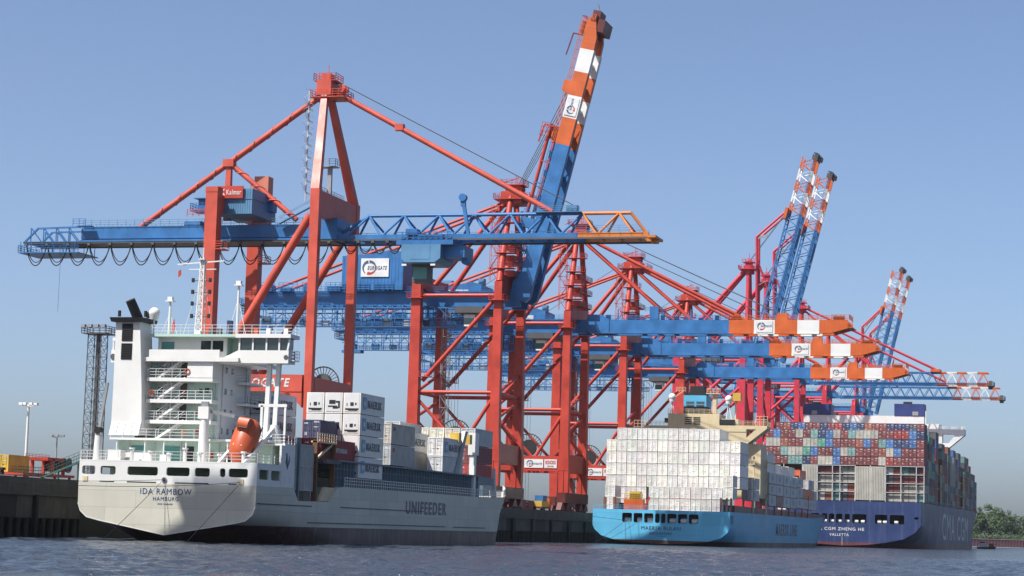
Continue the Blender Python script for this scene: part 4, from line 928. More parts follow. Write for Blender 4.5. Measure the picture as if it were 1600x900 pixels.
# ------------------------------------------------------------------ grey feeder ship
def feeder():
    O=(-103.25,223.6,0); t=empty('feeder_ship',O,'grey feeder container ship with white house and funnel, stern towards us','ship')
    zd=lin([(0,6.55),(11.2,6.55),(12.6,5.15),(23.4,5.25),(25.6,6.95),(28,7.2),(95,7.25),(108,7.6),(137,9.1)])
    base=[(0,-5),(7,-5),(10,-4.3),(10.95,-2),(10.95,1),(10.95,4.2),(10.95,0)]
    st=[(0,[(0,.83),(4,1.55),(8,2.25),(9.7,2.62),(10.5,3.3),(10.85,4.2),(10.9,0)]),
        (4,[(0,-.2),(4,.6),(8,1.5),(9.9,2.2),(10.75,3.1),(10.92,4.2),(10.93,0)]),
        (11.2,[(0,-2),(5,-1.3),(9,.3),(10.3,1.5),(10.9,2.8),(10.95,4.2),(10.95,0)]),
        (12.6,[(0,-2.4),(5,-1.8),(9,-.2),(10.4,1.1),(10.9,2.6),(10.95,4.2),(10.95,0)]),
        (23.4,[(0,-4.5),(6,-4.2),(9.6,-2.6),(10.8,-.6),(10.95,1.5),(10.95,4.2),(10.95,0)]),
        (25.6,base),(28,base),(60,base),(92,base),
        (104,[(0,-5),(5,-5),(7.5,-4),(8.4,-2),(8.8,1.2),(9.1,4.6),(9.5,0)]),
        (112,[(0,-5),(3,-4.8),(4.6,-3.4),(5.4,-1.2),(6.2,1.8),(7.0,5),(7.7,0)]),
        (120,[(0,-5),(1.2,-4.6),(2.0,-3),(2.6,-1),(3.4,2),(4.6,5.2),(5.6,0)]),
        (128,[(0,-5,126),(.1,-4,126),(.2,-2,125.6),(.3,0,125.4),(.9,2,127),(2.0,5.2,128),(3.2,0)]),
        (134,[(0,-5,126.6),(.05,-4,126.6),(.06,-2,126.2),(.08,0,126),(.1,2,128),(.5,5.2,131.6),(1.2,0)]),
        (137.4,[(0,-5,126.8),(.02,-4,126.8),(.03,-2,126.4),(.03,0,126.2),(.04,2,128.2),(.06,5.2,132),(.25,0)])]
    hu=hull('hull',st,IDA,t,zd)
    tp=[(0,.83),(4,1.55),(8,2.25),(9.7,2.62),(10.5,3.3),(10.85,4.2),(10.9,6.55)]; tpl=MB().prism([(-x,z) for x,z in reversed(tp)]+tp[1:],1,-.05,-.004).build('transom_plate',IDAG,t)
    eg=MB()
    for sx in (-1,1):
        for (x0,z0),(x1,z1) in zip(tp,tp[1:-1]): eg.beam((sx*x0,-.03,z0),(sx*x1,-.03,z1),.09,.09)
    eg.build('transom_edge',SHIPW,tpl)
    W=SHIPW; TH=.25
    holes=[(-10.55,-8.91,7.45,8.42),(-8.25,-6.37,7.45,8.42),(-4.9,-1.15,7.45,8.42),(-.1,2.74,7.45,8.42),(3.37,5.19,7.45,8.42),(6.41,7.07,7.45,8.42),(7.48,9.79,7.45,8.42)]
    bw=MB().plate(-10.9,10.9,6.56,8.95,holes,lambda u,w,d:(u,d,w),TH,.22).build('stern_bulwark',W,t)
    sl=MB()
    for a,b in ((-8.3,-6.5),(-4.9,-1.3),(1.0,5.1),(7.5,8.5)): sl.box(a,b,-.02,.04,6.62,6.74)
    sl.build('drain_slot',BLACK,bw)
    for x,z in ((-10.1,6.95),(9.0,6.95)): MB().box(x-.3,x+.3,-.08,.06,z-.28,z+.3).box(x-.12,x+.12,-.1,-.08,z-.2,z+.2).build('fairlead',CREAM,bw)
    fr=MB(); fr.tube((-.3,-.1,7.0),(-.3,.1,7.0),.32,n=14); fr.build('fairlead_ring',GREY,bw); MB().tube((-.3,-.14,7.0),(-.3,0,7.0),.2,n=12).build('fairlead_eye',BLACK,bw)
    for sx in (-1,1):
        hs=[(.6,3.4,7.3,8.4),(4.1,7.0,7.3,8.4)] if sx>0 else [(1,4,7.3,8.4),(5,9,7.3,8.4)]
        MB().plate(.26,11.2,6.56,8.95,hs,lambda u,w,d,s=sx:(s*(10.92-d),u,w),.2,.22).build('side_bulwark',W,t)
    MB().box(-10.6,10.6,7.2,7.4,6.57,8.95).build('mooring_deck_wall',SHIPG,t)
    for x in (-7,-3.2,.8,4.4,8): MB().box(x-.7,x+.7,3.0,4.6,6.57,7.5).tube((x-.6,2.6,7.3),(x+.6,2.6,7.3),.35,n=10).build('mooring_winch',GREEN_M,t)
    up=MB().box(-10.92,10.92,0,11.4,8.96,9.12); up.build('poop_deck',W,t)
    MB().rail([(-10.8,.1,9.12),(10.8,.1,9.12)],1.05,1.5,.045).rail([(10.85,.1,9.12),(10.85,6.8,9.12)],1.05,1.5,.045).rail([(-10.85,.1,9.12),(-10.85,11,9.12)],1.05,1.5,.045).build('stern_railing',W,t)
    lettering('IDA RAMBOW',NAMEB,hu,(-3.15,-.07,5.36),6.25,.66,bold=.0); lettering('HAMBURG',NAMEB,hu,(-1.55,-.07,4.66),3.1,.42,bold=0); lettering('IMO 9354478',LETG,hu,(-.95,-.07,4.2),1.8,.16,bold=0)
    lettering('UNIFEEDER',LETG,hu,(10.98,52.3,4.25),18.2,1.75,'+x',bold=.03)
    for y0,y1,z in ((16,70,2.62),(74,90,2.6),(.3,17,4.55),(27,60,4.6)): MB().box(10.93,11.03,y0,y1,z,z+.12).build('rubbing_strake',DGREY,t)
    # low deck house and after house
    MB().box(-10.3,9.2,8.4,20.9,9.13,11.7).build('poop_house',SHIPG,t)
    d1=MB().box(-10.7,9.4,6.8,21,11.7,11.95); d1.build('boat_deck',W,t)
    for x in (-9.8,-6.2,-3.8,-1.0,2.0,4.2): MB().tube((x,7.0,9.12),(x,7.0,11.7),.09,n=6).build('deck_pillar',W,t)
    for x0,x1,c in ((-8.6,-7.0,GGLASS),(-4.4,-2.4,GGLASS),(-1.8,-.6,DARK),(3.4,4.2,DARK)): MB().box(x0,x1,8.34,8.42,9.2,11.1).build('door',c,t)
    MB().rail([(-10.6,6.9,11.95),(3.0,6.9,11.95)],1.05,1.5,.045).build('railing',W,t)
    eqm=MB().box(-6.6,-3.2,2.6,3.6,9.12,10.1).box(-2.4,-1.6,3,3.6,9.12,9.9); eqm.build('stern_locker',W,t)
    for x in (-8.4,): MB().sphere((x,4.6,9.7),.55,sx=1.6).build('rescue_craft',LIFEB,t)
    MB().box(-7.9,-6.3,.9,2.2,9.12,10.3).build('vent_box',W,t); MB().tube((-9.3,1.2,9.1),(-9.3,1.2,11.9),.55,.42,12).box(-9.6,-9.0,.9,1.5,11.9,12.4).build('crane_pedestal',W,t)
    MB().beam((-9.3,1.2,12.2),(-8.7,1.6,18.0),.28,.3).build('crane_jib',GREY,t); MB().tube((-9.3,.7,12.5),(-9.3,1.7,12.5),.4,n=10).build('crane_winch',BLACK,t)
    # house
    H0=MB().box(-9.8,.85,11.4,21,11.95,21.6); H0.build('house',SHIPG,t)
    MB().box(.84,.9,11.4,21,11.95,21.6).build('house_side_wall',W,t)
    for z in (14.2,16.65,19.2):
        s_=MB().box(-7.5,.95,9.3,11.4,z-.42,z); s_.build('gallery_deck',W,t)
        MB().rail([(-7.4,9.4,z),(.9,9.4,z)],1.05,1.0,.045).build('gallery_railing',W,t)
        s2=MB().box(.95,2.5,16.5,21,z-.25,z); s2.rail([(.95,16.6,z),(2.4,16.6,z),(2.4,21,z)],1.05,1.1,.045); s2.build('side_gallery',W,t)
        for x,c in ((-3.6,DGREY),(-5.9,W)): MB().box(x-.42,x+.42,11.33,11.41,z+.05,z+2.0).build('door',c,t)
        MB().box(-1.6,-1.2,11.33,11.41,z+.9,z+1.4).build('porthole',GLASS,t)
    for z in (14.2,16.65,19.2,):
        for y in (13.4,15.2): MB().box(.88,.93,y-.3,y+.3,z+.85,z+1.55).build('side_window',GLASS,t)
    MB().box(-2.3,.93,9.27,11.38,19.22,21.1).build('upper_lobby',W,t)
    zs=[11.95,14.2,16.65,19.2,21.6]
    for z0,z1 in zip(zs,zs[1:]):
        sm=MB(); a=Vector((-6.2,10.1,z0)); b=Vector((-2.7,10.1,z1)); 
        for yy in (-.42,.42):
            sm.beam(a+Vector((0,yy,0)),b+Vector((0,yy,0)),.06,.28); sm.beam(a+Vector((0,yy,1)),b+Vector((0,yy,1)),.05,.05); sm.beam((a+b)/2+Vector((0,yy,0)),(a+b)/2+Vector((0,yy,1)),.05,.05); sm.beam(a+Vector((0,yy,0)),a+Vector((0,yy,1)),.05,.05)
        for k in range(11): p=a+(b-a)*(k+.5)/11; sm.box(p.x-.13,p.x+.13,9.7,10.5,p.z-.02,p.z+.03)
        sm.build('stair_flight',W,t)
    RB=random.Random(5)
    for z in (11.95,14.2,16.65,19.2):
        for k in range(3):
            x=RB.uniform(-7,.3); MB().ring((x,9.22,z+.75),.3,.1,n=12,sq=.1).build('lifebuoy',LIFEB,t) if k==0 else MB().box(x-.2,x+.2,11.25,11.4,z+.7,z+1.3).build('hose_box',LOGOR if k==1 else LGREY,t)
        for x in (-7.2,-4.7,.4): MB().beam((x,11.32,z),(x,11.32,z+2.1),.1,.1).build('wall_pipe',LGREY,t)
        MB().box(-2.9,-2.3,11.3,11.41,z+1.85,z+2.0).build('deck_lamp',LGREY,t)
        for x in (-6.6,-.6): MB().box(x-.28,x+.28,11.34,11.42,z+.95,z+1.5).build('window',GLASS,t)
    for x,y,h_ in ((-5.2,1.6,1.3),(-3.0,1.9,1.0),(-.6,1.7,.8),(1.2,2.0,1.4),(3.2,1.6,.9),(5.4,2.2,.8),(8.6,1.4,1.1)):
        v=MB().tube((x,y,9.12),(x,y,9.12+h_),.22,n=8); v.tube((x,y,9.12+h_),(x,y,9.3+h_),.36,n=8); v.build('mushroom_vent',W,t)
    for x in (-8.8,-5.6,-2.2,.9,2.6): MB().beam((x,8.3,9.13),(x,8.3,11.6),.09,.09).build('wall_pipe',LGREY,t)
    for x,c in ((-9.4,LOGOR),(-6.0,LGREY),(1.6,LOGOR),(5.4,LGREY)): MB().box(x-.25,x+.25,8.2,8.38,9.7,10.5).build('hose_box',c,t)
    for y in (12.6,14.4,16.2,18):
        for z in (12.4,): MB().box(.88,.94,y-.28,y+.28,z+.4,z+1.1).build('side_window',GLASS,t)
    MB().beam((.98,12.2,12),(.98,12.2,21),.1,.1).beam((.98,19.4,12),(.98,19.4,21),.1,.1).build('side_pipe',LGREY,t)
    # funnel
    fn=MB().quadbox([(-9.4,4.4,12.2),(-5.5,4.4,12.2),(-5.5,7.6,12.2),(-9.4,7.6,12.2),(-9.35,4.4,17.5),(-5.75,4.4,17.5),(-5.75,7.6,17.5),(-9.35,7.6,17.5)])
    fn.quadbox([(-9.35,4.4,17.5),(-5.75,4.4,17.5),(-5.75,7.6,17.5),(-9.35,7.6,17.5),(-9.4,4.4,25.3),(-6.35,4.4,25.3),(-6.35,7.6,25.3),(-9.4,7.6,25.3)])
    f_o=fn.build('funnel',W,t); f_o.scale=(1.0175,1,1.0175); f_o.location=(-1.81,4,-.045)
    MB().quadbox([(-9.8,3.9,25.3),(-5.9,3.9,25.3),(-5.9,8,25.3),(-9.8,8,25.3),(-9.95,3.75,25.8),(-5.8,3.75,25.8),(-5.8,8.1,25.8),(-9.95,8.1,25.8)]).build('funnel_cap',BLACK,f_o)
    for z0,z1 in ((23.1,25.1),(20.95,22.8)):
        lv=MB().box(-8.55,-7.2,4.33,4.41,z0,z1)
        for k in range(9): zz=z0+.1+k*(z1-z0)/9; lv.box(-8.5,-7.25,4.28,4.34,zz,zz+.06)
        lv.build('louvre',BLACK,f_o)
    MB().tube((-7.6,6.5,25.9),(-8.3,5.6,28.0),.62,.58,14).build('exhaust_pipe',BLACK,f_o)
    for x,y in ((-9.3,5),(-6.6,7),(-6.2,5.5)): MB().tube((x,y,26),(x,y,26.7),.2,n=8).build('small_exhaust',BLACK,f_o)
    sk=MB()
    for x in (-9.3,-8.35,-7.4,-6.45): sk.quadbox([(x,3.7,12.1),(x+.85,3.7,12.1),(x+.85,4.38,12.1),(x,4.38,12.1),(x,4.3,13.6),(x+.85,4.3,13.6),(x+.85,4.39,13.6),(x,4.39,13.6)])
    sk.build('funnel_vent_skirt',W,f_o)
    # bridge
    MB().box(-8.4,4.2,9.0,21,21.12,21.6).build('bridge_deck',W,t)
    MB().box(-7.2,1.8,9.02,9.2,21.6,22.5).build('bridge_bulwark',W,t)
    wh=MB().plate(-7.0,1.8,21.6,24.1,[(-6.6,-4.9,22.5,23.6),(-1.5,-.2,22.45,23.75),(0,1.4,22.45,23.75)],lambda u,w,d:(u,11.0+d,w),.15,0)
    wh.box(-7.0,1.8,20.5,20.7,21.6,24.1); wh.box(-7.0,-6.85,11.15,20.5,21.6,24.1).build('wheelhouse',W,t)
    for a,b,c in ((-6.6,-4.9,GGLASS),(-1.5,-.2,GLASS),(0,1.4,GLASS)): MB().box(a,b,11.08,11.1,22.45,23.75).build('window_pane',c,t)
    MB().box(1.8,4.1,12.6,12.8,21.6,24.1).build('wheelhouse_recess',SHIPG,t); MB().box(2.7,3.3,12.55,12.62,21.7,23.5).build('door',DARK,t)
    MB().box(1.78,1.86,11.15,12.6,21.6,24.1).build('wheelhouse_end',SHIPG,t)
    rf=MB().box(-7.6,4.2,9.6,21,24.1,24.4); rf.build('monkey_island_deck',SHIPG,t); MB().rail([(-7.6,9.7,24.4),(10.5,9.7,24.4)],1.1,1.0,.045).rail([(10.5,9.7,24.4),(10.5,12,24.4)],1.1,1,.045).build('monkey_island_railing',W,t)
    wg=MB().box(4.0,10.3,9.4,11.6,21.0,22.5); wg.quadbox([(1.5,9.4,21.0),(4.0,9.4,21.0),(4.0,11.6,21.0),(1.5,11.6,21.0),(1.5,9.4,21.3),(4.0,9.4,22.5),(4.0,11.6,22.5),(1.5,11.6,21.3)]); wo=wg.build('bridge_wing',W,t)
    MB().box(4.2,10.1,9.55,11.4,22.5,23.95).build('wing_glazing',GLASS,wo)
    for i,x in enumerate((4.1,5.8,7.5,9.1,10.15)): MB().beam((x,9.5,22.5),(x+(.25 if i==4 else 0),9.5,23.95),.2,.2).build('mullion',W,wo)
    MB().box(3.7,10.6,9.1,12.0,23.95,24.4).build('wing_roof',W,wo)
    MB().tube((10.0,9.36,21.7),(10.0,9.44,21.7),.28,n=12).build('wing_lamp',DGREY,wo); MB().box(10.3,10.9,9.8,11.4,21.3,21.4).rail([(10.3,9.8,21.4),(10.9,9.8,21.4),(10.9,11.4,21.4)],1.1,.5,.05).build('wing_platform',W,wo)
    lw=MB().box(-12.6,-10.2,10,14,21.0,22.5).box(-10.2,-7.0,11,14,21.1,21.6); lo=lw.build('bridge_wing',W,t); MB().box(-12.6,-10.4,10.2,13.6,23.6,24.0).build('wing_roof',W,lo); MB().tube((-12.3,9.9,21.7),(-12.3,10.05,21.7),.35,n=12).build('wing_lamp',DGREY,lo)
    for x in (-12.5,-10.5): MB().beam((x,10.3,22.5),(x,10.3,23.6),.15,.15).build('wing_post',W,lo)
    for x,dx in ((7.2,.2),(8.3,.25)): MB().post(x,11,11.9,21,.55,.5,.5,.5,dx=dx).build('wing_support',W,t)
    # lifeboat ramp, aft gantry, stowage block on the right
    for x in (5.9,8.9): MB().beam((x,.6,8.9),(x+.1,9.5,13.6),.3,.45).build('launch_rail',W,t)
    for x in (5.9,8.9): MB().beam((x,4.6,9.1),(x,4.6,11.0),.25,.25).build('launch_strut',W,t)
    rb=MB().plate(6.9,11.1,6.6,11.4,[(7.4,8.2,7.0,7.8),(9.2,9.8,7.0,7.8)],lambda u,w,d:(10.95-d,u,w),.25,.1); rb.box(8.6,10.9,10.9,11.1,6.6,11.4).build('side_block',W,t)
    MB().box(7.2,10.9,8.0,11.1,11.4,11.6).rail([(7.2,8,11.6),(10.9,8,11.6),(10.9,11,11.6)],1.05,1,.05).build('side_block_deck',W,t)
    fg=MB().prism([(8.2,9.5),(8.7,10.6),(8.3,10.5),(8.9,9.3),(9.4,10.4),(9.6,9.6),(8.8,8.6)],0,10.952,10.96); fg.build('house_emblem',NAMEB,t)
    g2=MB(); g2.beam((7.8,8.2,11.6),(7.8,8.2,16.0),.3,.3); g2.beam((10.7,8.2,11.6),(10.7,8.2,16.0),.25,.25); g2.beam((7.4,8.2,16.0),(10.9,8.2,16.0),.3,.35); g2.build('deck_gantry',W,t)
    MB().tube((8.9,9.4,11.6),(8.9,9.4,13.8),1.0,.55,12).build('vent_cowl',W,t); MB().box(7.3,9.0,8.4,9.4,11.6,12.4).build('blue_locker',NAMEB,t)
    pc=MB().tube((1.8,5.6,9.1),(1.8,5.6,15.4),.62,.52,14); pc.box(1.2,2.5,5.0,6.2,14.2,15.6); po=pc.build('provision_crane',W,t); MB().beam((1.8,5.6,15.2),(5.2,6.4,14.6),.35,.4).beam((1.8,5.6,16.2),(1.8,5.6,15.5),.9,.3).build('crane_jib',GREY,po)
    # masts
    mm=MB(); mm.quadbox([(-2.9,11.2,21.7),(-1.4,11.2,21.7),(-1.4,12.6,21.7),(-2.9,12.6,21.7),(-2.6,11.5,25),(-1.9,11.5,25),(-1.9,12.4,25),(-2.6,12.4,25)])
    for sx in (-1,1):
        for sy in (-1,1): mm.beam((-2.2+sx*.42,12+sy*.42,25),(-2.1+sx*.2,12+sy*.2,33.6),.12,.12)
    for k in range(11):
        z=25+k*.8; a=.42-.02*k
        mm.beam((-2.2-a,12-a,z),(-2.2+a,12-a,z+.8),.07,.07); mm.beam((-2.2+a,12-a,z),(-2.2-a,12-a,z+.8),.07,.07); mm.box(-2.2-a,-2.2+a,12-a-.04,12-a+.04,z,z+.06)
    mm.beam((-5.4,12,33.0),(.6,12,33.4),.14,.14); mm.beam((-3.9,12,32.4),(-.4,12,32.4),.1,.1); mm.beam((-2.1,12,33.6),(-2.1,12,35.0),.08,.08); mm.box(-2.5,-1.7,11.4,12.6,33.5,33.6)
    mo=mm.build('main_mast',W,t)
    for z in (26.5,28,29.4,30.8): 
        for x in (-3.2,-1.0): MB().box(x-.14,x+.14,11.6,11.9,z,z+.5).beam((x,11.75,z+.2),(-2.1,11.9,z+.2),.06,.06).build('navigation_lamp',BLACK,mo)
    for sx in (-3.2,.9): MB().beam((-2.1+sx,14,24.4),(-2.1,12,32.2),.05,.05).build('mast_stay',W,mo)
    for x,y,z in ((-6.6,13,28.6),(2.2,13,30.5)):
        q=MB().tube((x,y,24.3),(x,y,z),.2,.14,8); q.box(x-.5,x+.5,y-.4,y+.4,z,z+.12); q.box(x-.3,x+.3,y-.25,y+.25,z+.12,z+.6); q.beam((x-1.2,y,24.4),(x,y,z-1.5),.06,.06); q.beam((x+1.2,y,24.4),(x,y,z-1.5),.06,.06); q.build('signal_mast',W,t)
    dm=MB().tube((-7.5,10.6,24.3),(-7.5,10.6,26.4),.1,n=6); dm.tube((-7.5,10.6,26.2),(-7.5,10.6,26.7),.45,.62,14); dm.sphere((-7.5,10.6,27.0),.66,14,8); dm.build('satellite_dome',W,t)
    for x in (-.8,.3,5.0,6.6,8.8): MB().box(x-.25,x+.25,12,12.5,24.4,25.3).build('deck_equipment',DGREY if x<3 else LIFEB if x<6 else W,t)
    MB().box(1.5,2.1,11.5,12,24.4,26.2).build('signal_board',NAVC_M,t)
    fl=MB(); fl.prism([(-4.85,24.1),(-4.55,25.2),(-4.7,26.3),(-5.0,25.4),(-5.05,24.3)],1,10.2,10.24); fl.build('ensign',LOGOR,t); MB().beam((-5.0,10.2,24.4),(-5.0,10.2,26.5),.04,.04).build('flagstaff',W,t)
    fl2=MB(); fl2.prism([(-5.3,31.4),(-4.9,31.7),(-4.95,32.4),(-5.3,32.2)],1,12.0,12.03); fl2.build('signal_flag',LOGOR,t)
    # cargo deck
    for sx in (-1,1):
        c=MB().box(min(sx*9.5,sx*9.7),max(sx*9.5,sx*9.7),27.5,91,7.0,10.3); c.box(min(sx*9.5,sx*10.3),max(sx*9.5,sx*10.3),27.5,90,10.3,10.5)
        co=c.build('hatch_coaming',IDAB,t)
        for k in range(52): y=28+k*1.2; MB().box(min(sx*9.7,sx*10.0),max(sx*9.7,sx*10.0),y,y+.09,7.1,10.3).build('coaming_rib',IDAR,co)
        for z in (8.3,9.4): MB().box(min(sx*9.7,sx*9.85),max(sx*9.7,sx*9.85),27.5,91,z,z+.1).build('coaming_stringer',IDAR,co)
    MB().box(-9.0,9.0,27.6,101,9.3,10.45).build('hatch_cover',IDAB,t); MB().box(-9.6,10.6,22.4,27.4,9.9,10.4).build('after_hatch_cover',DGREY,t)
    rl=MB(); rl.rail([(10.85,28.5,7.2),(10.85,92,7.25),(9.4,104,7.5)],1.15,.85,.07); rl.build('side_railing',W,t)
    for y in (13.6,19.4,25.4):
        ps=MB().box(9.9,10.5,y,y+.4,5.2,12.6); ps.build('cell_guide_post',RUST if y>15 else IDAB,t)
    MB().beam((10.2,19.6,10.2),(10.2,25.6,12.4),.25,.25).box(9.7,10.6,19.4,25.9,12.3,12.5).rail([(10.5,19.4,12.5),(10.5,25.9,12.5)],1.0,.8,.06).build('lashing_bridge',CREAM,t)
    MB().quadbox([(10.2,20.6,5.3),(10.6,20.6,5.3),(10.6,24.2,5.3),(10.2,24.2,5.3),(10.2,22.4,7.0),(10.6,22.4,7.0),(10.6,25.8,7.0),(10.2,25.8,7.0)]).build('side_gusset',CREAM,t)
    MB().box(8.6,9.4,20.5,22.0,5.3,8.6).build('vent_trunk',W,t)
    fc=MB().box(-4,4,112,118,7.6,9.6); fc.build('forecastle_house',IDAB,t); MB().tube((0,122,8),(0,122,17),.25,.15,8).beam((-1.2,122,15),(1.2,122,15),.1,.1).build('fore_mast',W,t)
    bb=MB(); bb.rail([(8.6,108,7.7),(7.6,112,7.8),(5.5,120,8.2),(3.1,128,8.6),(1.1,134,8.95),(.2,137,9.1)],1.0,1.2,.09,1); bb.build('bow_railing',W,t)
    for sy in (0,): MB().quadbox([(8.4,102,7.4),(9.1,102,7.4),(9.1,102.4,7.4),(8.4,102.4,7.4),(8.4,102,12),(8.9,102,12),(8.9,102.4,12),(8.4,102.4,12)]).build('bow_post',W,t)
    br=MB(); br.prism([(76.5,10.5),(78.4,10.5),(82.4,16.8),(81.2,16.8)],0,9.6,10.2); br.build('slanted_support',GREY,t); MB().box(9.2,10.3,86,88,13.5,16.8).box(9.4,10.2,86.2,87.2,7.3,13.5).build('cargo_post',W,t)
    for y in (78,83.5): MB().box(8.8,10.2,y,y+1.2,15.0,16.4).build('lashing_platform',YELLOW,t)
    # mooring lines
    def line(a,b,sag,nm='mooring_line'):
        pts=[]
        for i in range(13): q=i/12; p=Vector(a)+(Vector(b)-Vector(a))*q; pts.append((p.x,p.y,p.z-sag*4*q*(1-q)))
        MB().path(pts,.03,5).build(nm,DGREY,t)
    line((-.3,-.2,7.0),(QX+103.25-.3,-24,G),.5); line((9.0,-.2,6.9),(QX+103.25-.3,-20,G),.9); line((-.3,-.2,7.0),(-3.6,-9,-.3),.1); line((8.8,-.2,6.6),(6.3,-9,-.3),.1)
    return t
GREEN_M=paint('deck green',(.08,.2,.14)); NAVC_M=paint('navy board',(.03,.05,.12))
feeder()
def lifeboat():
    o=(-95.5,227.0,11.5); t=empty('lifeboat',o,'orange freefall lifeboat nose down on the white ship stern ramp','lifeboat')
    m=MB(); n=20; L=[(-3.75,.04,.04,-.1),(-3.5,.38,.36,-.08),(-3.0,.78,.74,-.05),(-2.3,1.1,1.05,0),(-1.4,1.33,1.26,0),(-.3,1.45,1.36,.02),(.9,1.47,1.38,.05),(1.9,1.4,1.34,.08),(2.7,1.22,1.2,.1),(3.25,.92,.92,.12),(3.5,.5,.5,.14),(3.55,.1,.1,.14)]
    for y,rx,rz,dz in L:
        for i in range(n):
            a=2*math.pi*i/n; c,s=math.cos(a),math.sin(a); m.v.append((rx*c,y,dz+rz*s))
    for j in range(len(L)-1):
        for i in range(n): m.f.append((j*n+i,j*n+(i+1)%n,(j+1)*n+(i+1)%n,(j+1)*n+i))
    m.f.append(tuple(range(n))); m.f.append(tuple(reversed(range((len(L)-1)*n,len(L)*n))))
    for v in range(0): pass
    # nose at -y; tilt nose down and towards us
    for nm,mb,mt in (('hull',m,LIFEB),('conning_tower',MB().prism([(.7,1.2),(1.3,1.85),(1.7,2.0),(2.4,2.0),(2.8,1.7),(3.0,.9)],0,-.62,.62),LIFEB),('window',MB().box(-.6,.6,1.05,1.15,1.45,1.85),GLASS),('fender_rail',MB().box(-1.42,-1.34,-1.6,2.8,-.1,.1),BLACK),('fender_rail',MB().box(1.34,1.42,-1.6,2.8,-.1,.1),BLACK),('hatch',MB().box(-.5,.5,-1.4,-.5,1.05,1.2),LIFEB),('door',MB().box(-.35,.35,3.36,3.46,-.2,.6),DGREY)):
        mb.build(nm,mt,t)
    t.rotation_euler=(math.radians(62),math.radians(8),math.radians(-4)); t.scale=(1.06,.8,1.06)
lifeboat()
# ------------------------------------------------------------------ boxes on the feeder
def feeder_boxes():
    OX,OY=-103.25,223.6; gr='containers stowed on the grey feeder ship'; L=9.3; H=2.72
    def ordz(k): return ('bottom','second','third','top')[k]
    for c,(x,nm) in enumerate(((8.98,'right'),(6.48,'middle'),(3.98,'left'))):
        for k in range(4):
            z=8.54+k*H
            lab=f'white reefer container with dark {"genset" if c==1 else "grille"}, {ordz(k)} tier of the {nm} column of tall reefer stack'
            o=container(OX+x,OY+35.2,z,L,H-.09,'reefer',vary(WHC,.04),lab,gr,True); reefer_face(o,H,1 if c==1 else 0)
            if c==0: maersk_side(o,L,H)
    for c,x in enumerate((1.3,-1.2,-3.7)):
        for k in range(3):
            o=container(OX+x,OY+23.2,10.5+k*H,L,H-.09,'reefer',vary(WHC,.05),f'white reefer container beside the ship house, {("bottom","middle","top")[k]} tier, {("right","middle","left")[c]} column',gr,True); reefer_face(o,H,0)
            if c==0: maersk_side(o,L,H)
    for c,x in enumerate((8.5,6.0,3.5)):
        o=container(OX+x,OY+22.9,10.42,12.1,2.55,'dry',vary(REDC if c else (.28,.035,.035),.06),('dark red container with white lettering in front of the reefer stack','bright red container left of the lettered dark red one','red container next to the ship house block, third from the side')[c],gr,True)
        if c==0: lettering('HYUNDAI',LETW,o,(1.205,5.2,.95),3.9,.6,'+x',bold=.03)
    for k in range(2):
        o=container(OX+9.1,OY+12.9,7.2-2.0+k*2.75+1.2,6.1,2.7,'dry',vary((.33,.35,.33),.05),f'grey green container low beside the ship house, {("lower","upper")[k]} one',gr,True)
    o=container(OX+6.0,OY+28.9,13.05,6.1,2.45,'dry',vary((.06,.075,.13)),'dark navy container between ship house and reefer stack',gr,True)
    for c,x in enumerate((7.5,5.0,2.5,0)):
        for k in range(2):
            o=container(OX+x,OY+51.9,10.75+k*2.85,10.2,2.74,'dry',vary(GREYC if k else (.36,.38,.37),.06) if c==0 else vary(CRMC,.1),f'grey container behind the reefer stack, {("lower","upper")[k]} tier, {ORD[c+1]} from the water side',gr,True)
            if c==0:
                MB().box(1.172,1.2,1.0,1.7,1.8,2.3).build('stencil_mark',LOGOR if k==0 else LETG,o)
    MB
    for c,(x,y,z,col,lab,ms) in enumerate(((5.1,65.5,13.3,WHC,'pale container with dark lettering, upper, half hidden behind tilted white one',1),(5.1,65.5,10.6,GREYC,'pale grey container, lower, half hidden behind tilted white one',0),(2.4,70.5,14.9,LGC,'light grey container with red mark, above the white lettered one',2),(8.83,71.0,12.75,WHC,'white lettered container beside slanted support near the ship bow',3),(8.83,71.0,10.5,LGC,'pale container under the white lettered one near the slanted support',0))):
        o=container(OX+x,OY+y,z,10,2.2 if z==10.5 else 2.65,'dry' if ms!=1 else 'reefer',vary(col,.05),lab,gr,True)
        if ms in (1,3): maersk_side(o,10,2.65)
        if ms==2: MB().prism([(5.2,.7),(5.6,2.0),(5.9,1.2),(6.6,.8),(6.0,.6)],0,1.17,1.2).build('red_mark',LOGOR,o)
    for c,x in enumerate((7.53,5.03,2.53,.03)):
        for k,(col,nm) in enumerate(((REDC,'red'),(MARC,'maroon'),((.40,.42,.42),'grey'))):
            o=container(OX+x,OY+91.2,9.75+k*2.7,9.6,2.6,'dry',vary(col if c==0 else CRMC,.07),f'{nm if c==0 else "cream"} container in the foremost stack, {("bottom","middle","top")[k]} tier, {ORD[c+1]} from the water side',gr,True)
feeder_boxes()
